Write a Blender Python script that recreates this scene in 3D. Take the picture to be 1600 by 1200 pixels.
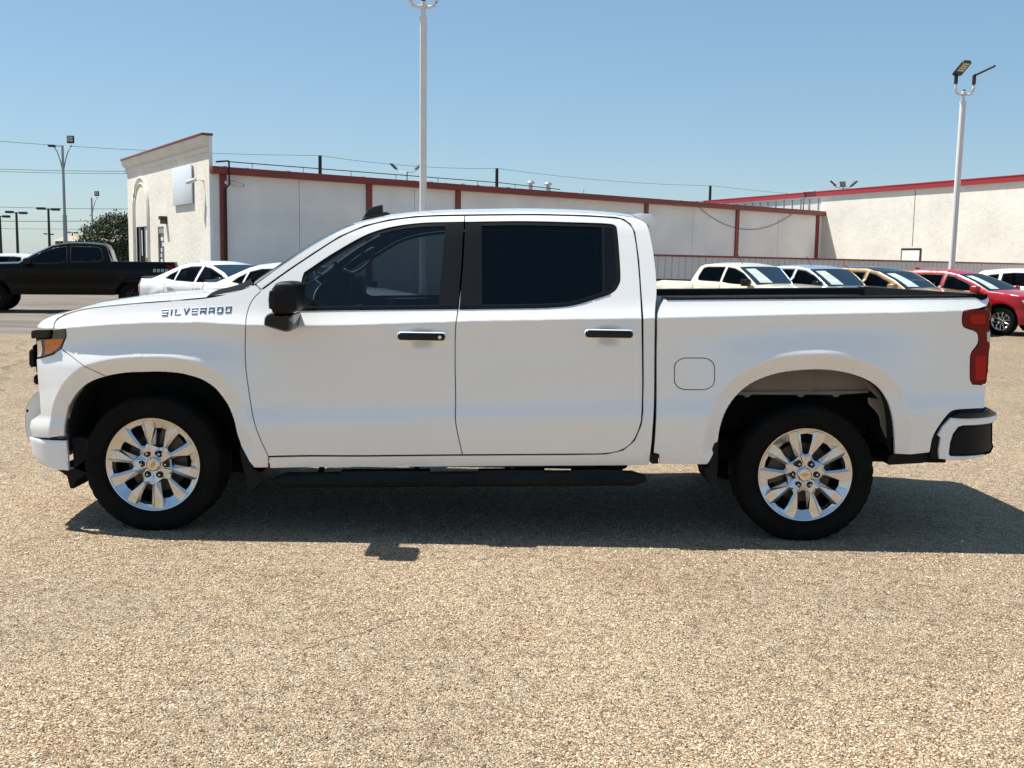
import bpy, bmesh, math, random
import numpy as np
from mathutils import Vector, Matrix
from mathutils.geometry import delaunay_2d_cdt
random.seed(7); rng = np.random.default_rng(7)
for o in list(bpy.data.objects): bpy.data.objects.remove(o)
SC = bpy.context.scene
COL = SC.collection
R = math.radians

# ------------------------------------------------------------------ camera
FPX, HORIZON, ROLL, CAMH = 1650.0, 411.0, R(0.9), 1.565     # focal length and horizon in 1600x1200 photo pixels
pitch = math.atan((600-HORIZON)/FPX)
C0 = np.array([0, 0, CAMH])
fw = np.array([0, math.cos(pitch), -math.sin(pitch)]); up0 = np.array([0, math.sin(pitch), math.cos(pitch)]); rt0 = np.array([1., 0, 0])
rt = rt0*math.cos(ROLL)+up0*math.sin(ROLL); up = up0*math.cos(ROLL)-rt0*math.sin(ROLL)
cam_data = bpy.data.cameras.new('camera'); cam = bpy.data.objects.new('camera', cam_data); COL.objects.link(cam)
cam.matrix_world = Matrix(((rt[0], up[0], -fw[0], 0), (rt[1], up[1], -fw[1], 0), (rt[2], up[2], -fw[2], CAMH), (0, 0, 0, 1)))
cam_data.sensor_width = 36; cam_data.lens = 36*FPX/1600; cam_data.clip_end = 3000; cam_data.clip_start = .05
SC.camera = cam
def ray(px, py): return FPX*fw+(px-800)*rt+(600-py)*up
def P(px, py, Y):
    d = ray(px, py); return C0+d*(Y/d[1])
def G(px, py, z=0.0):
    d = ray(px, py); return C0+d*((z-CAMH)/d[2])

# ------------------------------------------------------------------ sky, sun, exposure
SUN = Vector((-.46, .13, 1.0)).normalized()
w = bpy.data.worlds.new('World'); SC.world = w; w.use_nodes = True
nt = w.node_tree; nt.nodes.clear()
sky = nt.nodes.new('ShaderNodeTexSky'); sky.sky_type = 'NISHITA'; sky.sun_disc = False
sky.sun_elevation = math.asin(SUN.z); sky.sun_rotation = math.atan2(SUN.x, SUN.y)
sky.air_density = 1.0; sky.dust_density = .35; sky.ozone_density = 3.2; sky.altitude = 0
bg = nt.nodes.new('ShaderNodeBackground'); bg.inputs[1].default_value = .075
wo = nt.nodes.new('ShaderNodeOutputWorld'); tint = nt.nodes.new('ShaderNodeMix'); tint.data_type = 'RGBA'; tint.blend_type = 'MIX'; tint.inputs[0].default_value = .33; tint.inputs[7].default_value = (2.5, 4.6, 6.3, 1); nt.links.new(sky.outputs[0], tint.inputs[6]); nt.links.new(tint.outputs[2], bg.inputs[0]); nt.links.new(bg.outputs[0], wo.inputs[0])
sd = bpy.data.lights.new('sun', 'SUN'); sd.energy = 5.0; sd.angle = R(.53); sd.color = (1, .955, .88)
so = bpy.data.objects.new('sun', sd); COL.objects.link(so); so.rotation_euler = (-SUN).to_track_quat('-Z', 'Y').to_euler(); so.location = (0, 0, 30)
SC.view_settings.view_transform = 'Standard'; SC.view_settings.look = 'None'; SC.view_settings.exposure = 0.68; SC.view_settings.gamma = 1
SC.render.engine = 'CYCLES'
SC.cycles.max_bounces = 8; SC.cycles.transparent_max_bounces = 16; SC.cycles.caustics_reflective = False; SC.cycles.caustics_refractive = False
SC.cycles.use_denoising = True

# ------------------------------------------------------------------ materials
def mat(name, col, rough=.5, metal=0., coat=0., spec=.5, bump=None, vary=None, coat_rough=.03):
    """Principled material; bump=(scale, strength, dist) noise relief; vary=(scale, amount, colour2) colour variation"""
    m = bpy.data.materials.new(name); m.use_nodes = True; n = m.node_tree.nodes; l = m.node_tree.links
    b = n['Principled BSDF']; b.inputs['Base Color'].default_value = (*col, 1); b.inputs['Roughness'].default_value = rough
    b.inputs['Metallic'].default_value = metal; b.inputs['Coat Weight'].default_value = coat; b.inputs['Coat Roughness'].default_value = coat_rough
    b.inputs['Specular IOR Level'].default_value = spec
    if bump or vary: tc = n.new('ShaderNodeTexCoord')
    if vary:
        nz = n.new('ShaderNodeTexNoise'); nz.inputs['Scale'].default_value = vary[0]; nz.inputs['Detail'].default_value = 6; l.new(tc.outputs['Object'], nz.inputs['Vector'])
        cr = n.new('ShaderNodeMapRange'); cr.inputs[1].default_value = .35; cr.inputs[2].default_value = .7; cr.inputs[3].default_value = 0; cr.inputs[4].default_value = vary[1]
        l.new(nz.outputs[0], cr.inputs[0]); mx = n.new('ShaderNodeMix'); mx.data_type = 'RGBA'; mx.inputs[6].default_value = (*col, 1); mx.inputs[7].default_value = (*vary[2], 1)
        l.new(cr.outputs[0], mx.inputs[0]); l.new(mx.outputs[2], b.inputs['Base Color'])
    if bump:
        nz = n.new('ShaderNodeTexNoise'); nz.inputs['Scale'].default_value = bump[0]; nz.inputs['Detail'].default_value = 5; l.new(tc.outputs['Object'], nz.inputs['Vector'])
        bp = n.new('ShaderNodeBump'); bp.inputs['Strength'].default_value = bump[1]; bp.inputs['Distance'].default_value = bump[2]
        l.new(nz.outputs[0], bp.inputs['Height']); l.new(bp.outputs[0], b.inputs['Normal'])
    return m
def glass(name, tint, refl=(.9, .95, 1), rough=0.0):
    m = bpy.data.materials.new(name); m.use_nodes = True; n = m.node_tree.nodes; l = m.node_tree.links; n.clear()
    o = n.new('ShaderNodeOutputMaterial'); mx = n.new('ShaderNodeMixShader'); t = n.new('ShaderNodeBsdfTransparent'); g = n.new('ShaderNodeBsdfGlossy')
    fr = n.new('ShaderNodeFresnel'); fr.inputs[0].default_value = 1.5
    t.inputs[0].default_value = (*tint, 1); g.inputs[0].default_value = (*refl, 1); g.inputs['Roughness'].default_value = rough
    l.new(fr.outputs[0], mx.inputs[0]); l.new(t.outputs[0], mx.inputs[1]); l.new(g.outputs[0], mx.inputs[2]); l.new(mx.outputs[0], o.inputs[0]); return m
M = {}
M['white'] = mat('white_paint', (.91, .90, .88), .32, coat=1, vary=(1.3, .25, (.885, .875, .85)), coat_rough=.015)
M['white2'] = mat('white_car_paint', (.78, .79, .8), .35, coat=1)
M['black_paint'] = mat('black_paint', (.0025, .0025, .003), .2, spec=.16, coat=.05)
M['red_paint'] = mat('red_paint', (.34, .002, .010), .3, coat=.3)
M['tan_paint'] = mat('cream_paint', (.66, .62, .50), .35, coat=.8)
M['silver_paint'] = mat('silver_paint', (.50, .55, .62), .3, coat=1, metal=.5)
M['gold_paint'] = mat('gold_paint', (.30, .185, .085), .3, coat=.6, metal=.3)
M['plastic'] = mat('black_plastic', (.007, .007, .008), .5, spec=.18, bump=(260, .25, .002))
M['gloss_black'] = mat('gloss_black', (.005, .005, .006), .14, spec=.35)
M['satin_black'] = mat('satin_black_film', (.010, .010, .011), .36, spec=.2)
M['cap_black'] = mat('bed_cap_plastic', (.010, .010, .011), .8, spec=.06, bump=(200, .3, .002))
M['rubber'] = mat('tyre_rubber', (.005, .005, .005), .75, spec=.1, bump=(60, .3, .002), vary=(9, .5, (.012, .0115, .011)))
M['dark'] = mat('dark_underside', (.005, .005, .005), .9)
M['alloy'] = mat('machined_alloy', (.64, .64, .65), .22, metal=1.0)
M['alloy_dark'] = mat('inner_barrel', (.012, .012, .012), .6)
M['chrome'] = mat('chrome', (.8, .8, .82), .08, metal=1)
M['steel'] = mat('brake_steel', (.10, .085, .07), .5, metal=.5)
M['gold'] = mat('gold_emblem', (.62, .42, .12), .3, metal=.8)
M['ecoat'] = mat('bare_inner_panel', (.20, .175, .135), .6, bump=(20, .3, .01), vary=(5, .5, (.12, .105, .08)))
M['taillight'] = mat('red_lens', (.17, .002, .003), .1, spec=.3)
M['taillight2'] = mat('bright_red_lens', (.42, .006, .006), .15, spec=.3)
M['amber'] = mat('amber_lens', (.70, .17, .008), .12, coat=1)
M['lamp'] = mat('headlight_lens', (.05, .055, .06), .05, coat=1)
M['clear'] = mat('clear_lens', (.62, .62, .62), .08, coat=1)
M['badge'] = mat('badge_chrome', (.09, .13, .21), .28, metal=.3)
M['seat'] = mat('seat_cloth', (.012, .012, .013), .85)
M['trim_grey'] = mat('grey_interior', (.16, .17, .17), .6)
M['screen'] = mat('screen_grey', (.10, .105, .11), .3)
M['glass_front'] = glass('tinted_front_glass', (.27, .305, .32))
M['glass_rear'] = glass('privacy_glass', (.02, .021, .024), (.5, .55, .6))
M['glass_shield'] = glass('windshield_glass', (.55, .62, .62), (.6, .66, .7))
M['glass_dark'] = glass('dark_car_glass', (.10, .115, .13), (.20, .24, .26))
M['sticker'] = mat('window_sticker_paper', (.42, .52, .46), .6, vary=(28, .6, (.30, .39, .34)))
M['rust_red'] = mat('red_trim_paint', (.22, .035, .028), .5, vary=(3, .4, (.17, .03, .025)))
M['bright_red'] = mat('red_fascia_metal', (.34, .02, .03), .45)
M['pole_white'] = mat('white_painted_pole', (.72, .72, .71), .4, vary=(4, .4, (.62, .61, .58)))
M['galv'] = mat('galvanised_steel', (.34, .36, .38), .45, metal=.4)
M['dark_metal'] = mat('dark_bronze_metal', (.02, .019, .018), .5)
M['led'] = mat('lamp_lens', (.55, .50, .36), .25)
M['wood'] = mat('weathered_wood', (.025, .02, .016), .9, bump=(30, .4, .01))
M['white_sign'] = mat('blank_sign_face', (.68, .72, .76), .4)
M['brown_lamp'] = mat('brown_lamp_housing', (.12, .06, .02), .5)
M['wire'] = mat('cable_black', (.012, .012, .012), .7)
M['bright_metal'] = mat('bright_zinc', (.6, .6, .58), .4, metal=.5)

# ------------------------------------------------------------------ object helpers
def prop(o, label=None, cat=None, group=None, kind=None):
    if label: o['label'] = label
    if cat: o['category'] = cat
    if group: o['group'] = group
    if kind: o['kind'] = kind
    return o
def empty(name, loc=(0, 0, 0), rz=0.0):
    o = bpy.data.objects.new(name, None); COL.objects.link(o); o.location = loc; o.rotation_euler = (0, 0, rz); o.empty_display_size = .2; return o
def mk(name, v, f, m, parent=None, smooth=None, loc=None):
    """one mesh object; smooth = angle in degrees, True for all smooth, None for flat"""
    me = bpy.data.meshes.new(name); me.from_pydata([tuple(map(float, q)) for q in v], [], [tuple(map(int, q)) for q in f]); me.update()
    if smooth is not None:
        me.shade_smooth()
        if smooth is not True: me.set_sharp_from_angle(angle=R(smooth))
    if m: me.materials.append(m if not isinstance(m, str) else M[m])
    o = bpy.data.objects.new(name, me); COL.objects.link(o); o.parent = parent
    if loc is not None: o.location = loc
    return o
def inst(o, parent=None, loc=None, rot=None):
    c = o.copy(); COL.objects.link(c); c.parent = parent
    if loc is not None: c.location = loc
    if rot is not None: c.rotation_euler = rot
    return c
def copy_tree(o, parent=None):
    c = o.copy(); COL.objects.link(c); c.parent = parent
    for ch in list(o.children): copy_tree(ch, c)
    return c
class MB:
    def __init__(s): s.v = []; s.f = []
    def add(s, v, f):
        b = len(s.v); s.v += [tuple(q) for q in v]; s.f += [tuple(i+b for i in q) for q in f]; return s
    def box(s, a, b):
        x0, y0, z0 = a; x1, y1, z1 = b
        return s.add([(x0,y0,z0),(x1,y0,z0),(x1,y1,z0),(x0,y1,z0),(x0,y0,z1),(x1,y0,z1),(x1,y1,z1),(x0,y1,z1)], [(0,3,2,1),(4,5,6,7),(0,1,5,4),(1,2,6,5),(2,3,7,6),(3,0,4,7)])
    def tube(s, pts, r, n=8, closed=False):
        pts = [Vector(p) for p in pts]; rs = r if hasattr(r, '__len__') else [r]*len(pts); v = []; f = []
        for i, p in enumerate(pts):
            a = pts[max(i-1, 0)]; b = pts[min(i+1, len(pts)-1)]; d = (b-a).normalized()
            u = d.cross(Vector((0, 0, 1)) if abs(d.z) < .9 else Vector((1, 0, 0))).normalized(); w_ = d.cross(u)
            for k in range(n):
                t = 2*math.pi*k/n; v.append(p+(u*math.cos(t)+w_*math.sin(t))*rs[i])
        for i in range(len(pts)-1):
            for k in range(n): f.append((i*n+k, i*n+(k+1) % n, (i+1)*n+(k+1) % n, (i+1)*n+k))
        f.append(tuple(range(n))[::-1]); f.append(tuple(range((len(pts)-1)*n, len(pts)*n)))
        return s.add(v, f)
    def rev(s, prof, n=32, axis='y', a0=0):
        """revolve (radius, along-axis) profile"""
        v = []; f = []
        for k in range(n):
            t = a0+2*math.pi*k/n; c, q = math.cos(t), math.sin(t)
            for (r, y) in prof: v.append((r*c, y, r*q) if axis == 'y' else (r*c, r*q, y))
        m_ = len(prof)
        for k in range(n):
            for i in range(m_-1): f.append((k*m_+i, k*m_+i+1, ((k+1) % n)*m_+i+1, ((k+1) % n)*m_+i))
        return s.add(v, f)
    def obj(s, name, m, parent=None, smooth=None, loc=None): return mk(name, s.v, s.f, m, parent, smooth, loc)
def box_obj(name, a, b, m, parent=None, bev=0.0):
    mb = MB().box(a, b); o = mb.obj(name, m, parent)
    if bev:
        bm = bmesh.new(); bm.from_mesh(o.data); bmesh.ops.bevel(bm, geom=list(bm.edges), offset=bev, segments=2, affect='EDGES', profile=.5); bm.to_mesh(o.data); bm.free(); o.data.shade_smooth(); o.data.set_sharp_from_angle(angle=R(35))
    return o

# ------------------------------------------------------------------ 2D outlines
def cr(pts, k=6):
    """Catmull-Rom through the points"""
    p = [np.array(q, float) for q in pts]; p = [2*p[0]-p[1]]+p+[2*p[-1]-p[-2]]; out = []
    for i in range(1, len(p)-2):
        for j in range(k):
            t = j/k; a, b, c, d = p[i-1:i+3]
            out.append(.5*((2*b)+(c-a)*t+(2*a-5*b+4*c-d)*t*t+(3*b-a-3*c+d)*t**3))
    out.append(p[-2]); return [tuple(q) for q in out]
def resample(poly, step):
    q = np.array(poly, float); out = []
    for i in range(len(q)):
        a, b = q[i], q[(i+1) % len(q)]; L = np.hypot(*(b-a))
        if L < 1e-6: continue
        n = max(1, int(math.ceil(L/step)))
        for j in range(n): out.append(a+(b-a)*j/n)
    out = np.array(out)
    keep = np.ones(len(out), bool)
    last = 0
    for i in range(1, len(out)):
        if np.hypot(*(out[i]-out[last])) < .0012: keep[i] = False
        else: last = i
    return out[keep]
def area(q):
    x, y = q[:, 0], q[:, 1]; return .5*np.sum(x*np.roll(y, -1)-np.roll(x, -1)*y)
def offset(q, d):
    """move a counter-clockwise loop inwards by d"""
    if abs(d) < 1e-9: return q
    e = np.roll(q, -1, 0)-q; L = np.maximum(np.hypot(e[:, 0], e[:, 1]), 1e-9)[:, None]; e = e/L; n = np.stack([-e[:, 1], e[:, 0]], 1)
    m_ = n+np.roll(n, 1, 0); k = np.maximum((m_*n).sum(1), .5)[:, None]
    return q+m_/k*d
def inside(pts, poly):
    x, y = pts[:, 0], pts[:, 1]; r = np.zeros(len(pts), bool); j = len(poly)-1
    for i in range(len(poly)):
        xi, yi = poly[i]; xj, yj = poly[j]
        if yi != yj:
            c = ((yi > y) != (yj > y)) & (x < (xj-xi)*(y-yi)/(yj-yi)+xi); r ^= c
        j = i
    return r
def panel(outline, sfun, holes=(), step=.03, inset=0.0, flange=.022, feats=(), push=0.0, roll=.0028, ring=.006, dense=()):
    """body panel: outline in side view (x, z), curved by the half width sfun(x, z). Returns verts, faces for the y<0 side"""
    loops = []
    for k, lp in enumerate([outline]+list(holes)):
        q = resample(lp, step*.6)
        if area(q) < 0: q = q[::-1]
        q = offset(q, inset if k == 0 else -inset); loops.append(q)
    pts = [q for q in loops]; edges = []; base = 0
    for q in loops: edges += [(base+i, base+(i+1) % len(q)) for i in range(len(q))]; base += len(q)
    out = loops[0]; lo, hi = out.min(0), out.max(0)
    gx, gz = np.meshgrid(np.arange(lo[0]+step/3, hi[0], step), np.arange(lo[1]+step/3, hi[1], step)); gx = gx+(np.arange(gx.shape[0])[:, None] % 2)*step/2
    cand = [np.stack([gx.ravel(), gz.ravel()], 1)]
    for d in dense:
        (cx, cz, rx, rz, st) = d; a, b = np.meshgrid(np.arange(cx-rx, cx+rx, st), np.arange(cz-rz, cz+rz, st)); cand.append(np.stack([a.ravel(), b.ravel()], 1))
    c1 = np.concatenate(cand)
    allb = np.concatenate(loops)
    def clear(c, dist):
        if len(c) == 0: return c
        ok = inside(c, out)
        for h in loops[1:]: ok &= ~inside(c, h)
        c = c[ok]
        if len(c) == 0: return c
        dm = np.full(len(c), 9.)
        for i in range(0, len(allb), 64): dm = np.minimum(dm, np.sqrt(((c[:, None, :]-allb[None, i:i+64, :])**2).sum(2)).min(1))
        return c[dm > dist]
    c1 = clear(c1, step*.42)
    extra = []
    if ring and roll:
        for k, q in enumerate(loops): extra.append(clear(offset(q, ring if k == 0 else -ring), ring*.7))
    for f_ in feats: extra.append(clear(np.array(f_), ring))
    if feats:
        ff = np.concatenate([np.array(f_) for f_ in feats])
        if len(c1):
            dm = np.full(len(c1), 9.)
            for i in range(0, len(ff), 64): dm = np.minimum(dm, np.sqrt(((c1[:, None, :]-ff[None, i:i+64, :])**2).sum(2)).min(1))
            c1 = c1[dm > step*.3]
    V2 = np.concatenate(pts+[c1]+[e for e in extra if len(e)])
    vo, eo, fo, *_ = delaunay_2d_cdt([Vector(p) for p in V2], edges, [], 0, 1e-6)
    vo = np.array([tuple(p) for p in vo]); fo = np.array([f for f in fo if len(f) == 3])
    cen = vo[fo].mean(1); ok = inside(cen, out)
    for h in loops[1:]: ok &= ~inside(cen, h)
    fo = fo[ok]; tri = vo[fo]
    ar = np.cross(tri[:, 1]-tri[:, 0], tri[:, 2]-tri[:, 0]); fo[ar < 0] = fo[ar < 0][:, ::-1]
    s = sfun(vo[:, 0], vo[:, 1])
    V = np.stack([vo[:, 0], -(s+push), vo[:, 1]], 1)
    cnt = {}
    for f_ in fo:
        for a, b in ((f_[0], f_[1]), (f_[1], f_[2]), (f_[2], f_[0])): cnt[(a, b)] = 1
    bnd = [(a, b) for (a, b) in cnt if (b, a) not in cnt]
    if roll:
        for i in {i for e in bnd for i in e}: V[i, 1] += roll
    V = [tuple(q) for q in V]; F = [tuple(q) for q in fo]
    if flange:
        idx = {}
        def dup(i):
            if i not in idx:
                idx[i] = len(V); V.append(V[i]); V.append((V[i][0], V[i][1]+flange, V[i][2]))
            return idx[i]
        for a, b in bnd:
            i, j = dup(a), dup(b); F.append((j, i, i+1, j+1))
    return V, F
def skin_normals(o, sfun, sg=1, eps=.004):
    """smooth shading from the true curved surface instead of the triangles"""
    me = o.data; n = len(me.vertices); co = np.empty(n*3, np.float32); me.vertices.foreach_get('co', co); co = co.reshape(-1, 3).astype(float); x, z = co[:, 0], co[:, 2]
    sx_ = (sfun(x+eps, z)-sfun(x-eps, z))/(2*eps); sz_ = (sfun(x, z+eps)-sfun(x, z-eps))/(2*eps); nv = np.stack([-sx_, -np.ones(n)*sg, -sz_], 1); nv /= np.linalg.norm(nv, axis=1)[:, None]
    out = np.empty((len(me.loops), 3))
    for p in me.polygons:
        ls = p.loop_start
        if p.loop_total == 3:
            for k in range(3): out[ls+k] = nv[p.vertices[k]]
        else:
            for k in range(p.loop_total): out[ls+k] = p.normal
    me.normals_split_custom_set([tuple(q) for q in out])
def loft(edge, s, cx=0., cz=0., n=14, pw=2.0, y0=None):
    """surface across the car from the near edge to the far edge; edge = [(x, z)], s = half width per point"""
    m_ = len(edge); s = np.broadcast_to(np.array(s, float), (m_,)); cx = np.broadcast_to(np.array(cx, float), (m_,)); cz = np.broadcast_to(np.array(cz, float), (m_,))
    pwz = np.broadcast_to(np.array(pw, float), (m_,))
    ts = np.sin(np.linspace(-1, 1, n+1)*math.pi/2); V = []; F = []
    for i, (x, z) in enumerate(edge):
        for t in ts:
            V.append((x+cx[i]*(1-abs(t)**2), t*s[i], z+cz[i]*(1-abs(t)**pwz[i])))
    for i in range(m_-1):
        for k in range(n): F.append((i*(n+1)+k, i*(n+1)+k+1, (i+1)*(n+1)+k+1, (i+1)*(n+1)+k))
    return V, F
def mir(V, F): return [(x, -y, z) for x, y, z in V], [tuple(reversed(f)) for f in F]
def puff(poly, ys, scs, cen=None):
    """solid from a side-view outline swept along y with a scale per ring (rounded edges)"""
    q = np.array(poly, float)
    if area(q) < 0: q = q[::-1]
    c = q.mean(0) if cen is None else np.array(cen); V = []; F = []; n = len(q)
    for y, s in zip(ys, scs):
        p = offset(q, s) if s else q
        V += [(a, y, b) for a, b in p]
    for k in range(len(ys)-1):
        for i in range(n): F.append((k*n+i, k*n+(i+1) % n, (k+1)*n+(i+1) % n, (k+1)*n+i))
    F.append(tuple(range(n))[::-1]); F.append(tuple(range((len(ys)-1)*n, len(ys)*n)))
    return V, [tuple(reversed(f)) for f in F] if ys[0] < ys[-1] else F
def rrect(x0, x1, z0, z1, r, k=4):
    out = []
    for cx, cz, a in ((x1-r, z1-r, 0), (x0+r, z1-r, 90), (x0+r, z0+r, 180), (x1-r, z0+r, 270)):
        for i in range(k+1): t = R(a+90*i/k); out.append((cx+r*math.cos(t), cz+r*math.sin(t)))
    return out
def text_mesh(name, body, height, width, depth, m, parent, shear=0.0):
    cu = bpy.data.curves.new(name+'_curve', 'FONT'); cu.body = body; cu.size = 1; cu.extrude = .5; cu.align_x = 'LEFT'; cu.shear = shear; cu.resolution_u = 3
    to = bpy.data.objects.new(name+'_tmp', cu); COL.objects.link(to); dg = bpy.context.evaluated_depsgraph_get(); me = bpy.data.meshes.new_from_object(to.evaluated_get(dg))
    bpy.data.objects.remove(to); co = np.empty(len(me.vertices)*3); me.vertices.foreach_get('co', co); co = co.reshape(-1, 3)
    lo, hi = co.min(0), co.max(0); co = (co-lo)/(hi-lo); co = np.stack([co[:, 0]*width, -co[:, 2]*depth, co[:, 1]*height], 1)
    me.vertices.foreach_set('co', co.ravel()); me.update(); me.materials.clear(); me.materials.append(M[m]); me.name = name
    o = bpy.data.objects.new(name, me); COL.objects.link(o); o.parent = parent; return o
# ================================================================== SETTING
class VP:
    """a vertical plane from world point A towards B; hit() turns a photo pixel into (along, up) on it"""
    def __init__(s, A, B):
        s.A = np.array([A[0], A[1], 0.]); d = np.array([B[0]-A[0], B[1]-A[1], 0.]); s.L = np.linalg.norm(d); s.d = d/s.L; s.n = np.array([-s.d[1], s.d[0], 0]); s.rz = math.atan2(s.d[1], s.d[0])
    def hit(s, px, py, off=0.0):
        r = ray(px, py); t = ((s.A+s.n*off-C0) @ s.n)/(r @ s.n); q = C0+r*t; return float((q-s.A) @ s.d), float(q[2])
def node_ground():
    m = bpy.data.materials.new('tan_chip_seal'); m.use_nodes = True; n = m.node_tree.nodes; l = m.node_tree.links; b = n['Principled BSDF']
    tc = n.new('ShaderNodeTexCoord')
    def vor(scale, feat='F1'):
        v = n.new('ShaderNodeTexVoronoi'); v.feature = feat; v.inputs['Scale'].default_value = scale; l.new(tc.outputs['Object'], v.inputs['Vector']); return v
    def noise(scale, det=6, rough=.6):
        v = n.new('ShaderNodeTexNoise'); v.inputs['Scale'].default_value = scale; v.inputs['Detail'].default_value = det; v.inputs['Roughness'].default_value = rough; l.new(tc.outputs['Object'], v.inputs['Vector']); return v
    v1 = vor(145); sep = n.new('ShaderNodeSeparateColor'); l.new(v1.outputs['Color'], sep.inputs[0])
    ramp = n.new('ShaderNodeValToRGB'); e = ramp.color_ramp.elements
    stops = [(0, (.09, .054, .031)), (.08, (.21, .135, .078)), (.22, (.43, .305, .185)), (.50, (.56, .425, .275)), (.80, (.645, .52, .365)), (.95, (.77, .68, .54)), (1, (.40, .20, .10))]
    e[0].position = 0; e[0].color = (*stops[0][1], 1); e[1].position = 1; e[1].color = (*stops[-1][1], 1)
    for p, c in stops[1:-1]: k = e.new(p); k.color = (*c, 1)
    l.new(sep.outputs[0], ramp.inputs[0])
    # dark binder between the chips
    edge = vor(145, 'DISTANCE_TO_EDGE'); mr = n.new('ShaderNodeMapRange'); mr.inputs[1].default_value = .02; mr.inputs[2].default_value = .13; mr.inputs[3].default_value = .25; mr.inputs[4].default_value = 1; l.new(edge.outputs[0], mr.inputs[0])
    mul = n.new('ShaderNodeMix'); mul.data_type = 'RGBA'; mul.blend_type = 'MULTIPLY'; mul.inputs[0].default_value = 1
    l.new(ramp.outputs[0], mul.inputs[6]); l.new(mr.outputs[0], mul.inputs[7])
    # missing chips: patches of bare binder, plus broad stains
    nz = noise(14, 8, .75); mr2 = n.new('ShaderNodeMapRange'); mr2.inputs[1].default_value = .36; mr2.inputs[2].default_value = .52; mr2.inputs[3].default_value = .55; mr2.inputs[4].default_value = 1.02; l.new(nz.outputs[0], mr2.inputs[0])
    mul2 = n.new('ShaderNodeMix'); mul2.data_type = 'RGBA'; mul2.blend_type = 'MULTIPLY'; mul2.inputs[0].default_value = 1; l.new(mul.outputs[2], mul2.inputs[6]); l.new(mr2.outputs[0], mul2.inputs[7])
    nb = noise(.35, 5, .6); mr3 = n.new('ShaderNodeMapRange'); mr3.inputs[1].default_value = .3; mr3.inputs[2].default_value = .7; mr3.inputs[3].default_value = .92; mr3.inputs[4].default_value = 1.20; l.new(nb.outputs[0], mr3.inputs[0])
    mul3 = n.new('ShaderNodeMix'); mul3.data_type = 'RGBA'; mul3.blend_type = 'MULTIPLY'; mul3.inputs[0].default_value = 1; l.new(mul2.outputs[2], mul3.inputs[6]); l.new(mr3.outputs[0], mul3.inputs[7])
    np_ = noise(62, 3, .6); mr4 = n.new('ShaderNodeMapRange'); mr4.inputs[1].default_value = .30; mr4.inputs[2].default_value = .44; mr4.inputs[3].default_value = .30; mr4.inputs[4].default_value = .97; l.new(np_.outputs[0], mr4.inputs[0])
    mul4 = n.new('ShaderNodeMix'); mul4.data_type = 'RGBA'; mul4.blend_type = 'MULTIPLY'; mul4.inputs[0].default_value = 1; l.new(mul3.outputs[2], mul4.inputs[6]); l.new(mr4.outputs[0], mul4.inputs[7])
    # broad brownish stains
    ns = noise(1.1, 7, .62); mr5 = n.new('ShaderNodeMapRange'); mr5.inputs[1].default_value = .50; mr5.inputs[2].default_value = .72; mr5.inputs[3].default_value = 0; mr5.inputs[4].default_value = .55; l.new(ns.outputs[0], mr5.inputs[0])
    mul5 = n.new('ShaderNodeMix'); mul5.data_type = 'RGBA'; mul5.blend_type = 'MULTIPLY'; mul5.inputs[7].default_value = (.72, .62, .54, 1); l.new(mr5.outputs[0], mul5.inputs[0]); l.new(mul4.outputs[2], mul5.inputs[6])
    l.new(mul5.outputs[2], b.inputs['Base Color']); b.inputs['Roughness'].default_value = .85; b.inputs['Specular IOR Level'].default_value = .25
    inv = n.new('ShaderNodeMath'); inv.operation = 'MULTIPLY_ADD'; inv.inputs[1].default_value = -1; inv.inputs[2].default_value = 1; l.new(v1.outputs['Distance'], inv.inputs[0])
    add = n.new('ShaderNodeMath'); add.operation = 'MULTIPLY_ADD'; add.inputs[1].default_value = .9; l.new(sep.outputs[1], add.inputs[0]); l.new(inv.outputs[0], add.inputs[2])
    bp = n.new('ShaderNodeBump'); bp.inputs['Strength'].default_value = .9; bp.inputs['Distance'].default_value = .009; l.new(add.outputs[0], bp.inputs['Height']); l.new(bp.outputs[0], b.inputs['Normal'])
    return m
M['ground'] = node_ground()
def node_asphalt():
    m = mat('worn_asphalt', (.14, .125, .108), .85, spec=.25, bump=(90, .5, .006)); n = m.node_tree.nodes; l = m.node_tree.links; b = n['Principled BSDF']
    tc = n.new('ShaderNodeTexCoord'); mp = n.new('ShaderNodeMapping'); mp.inputs['Scale'].default_value = (.25, 1.6, 1); l.new(tc.outputs['Object'], mp.inputs[0])
    nz = n.new('ShaderNodeTexNoise'); nz.inputs['Scale'].default_value = 1.2; nz.inputs['Detail'].default_value = 9; l.new(mp.outputs[0], nz.inputs['Vector'])
    rp = n.new('ShaderNodeValToRGB'); rp.color_ramp.elements[0].position = .35; rp.color_ramp.elements[0].color = (.105, .092, .078, 1); rp.color_ramp.elements[1].position = .68; rp.color_ramp.elements[1].color = (.21, .18, .145, 1)
    l.new(nz.outputs[0], rp.inputs[0]); l.new(rp.outputs[0], b.inputs['Base Color']); return m
M['asphalt'] = node_asphalt()
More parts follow.
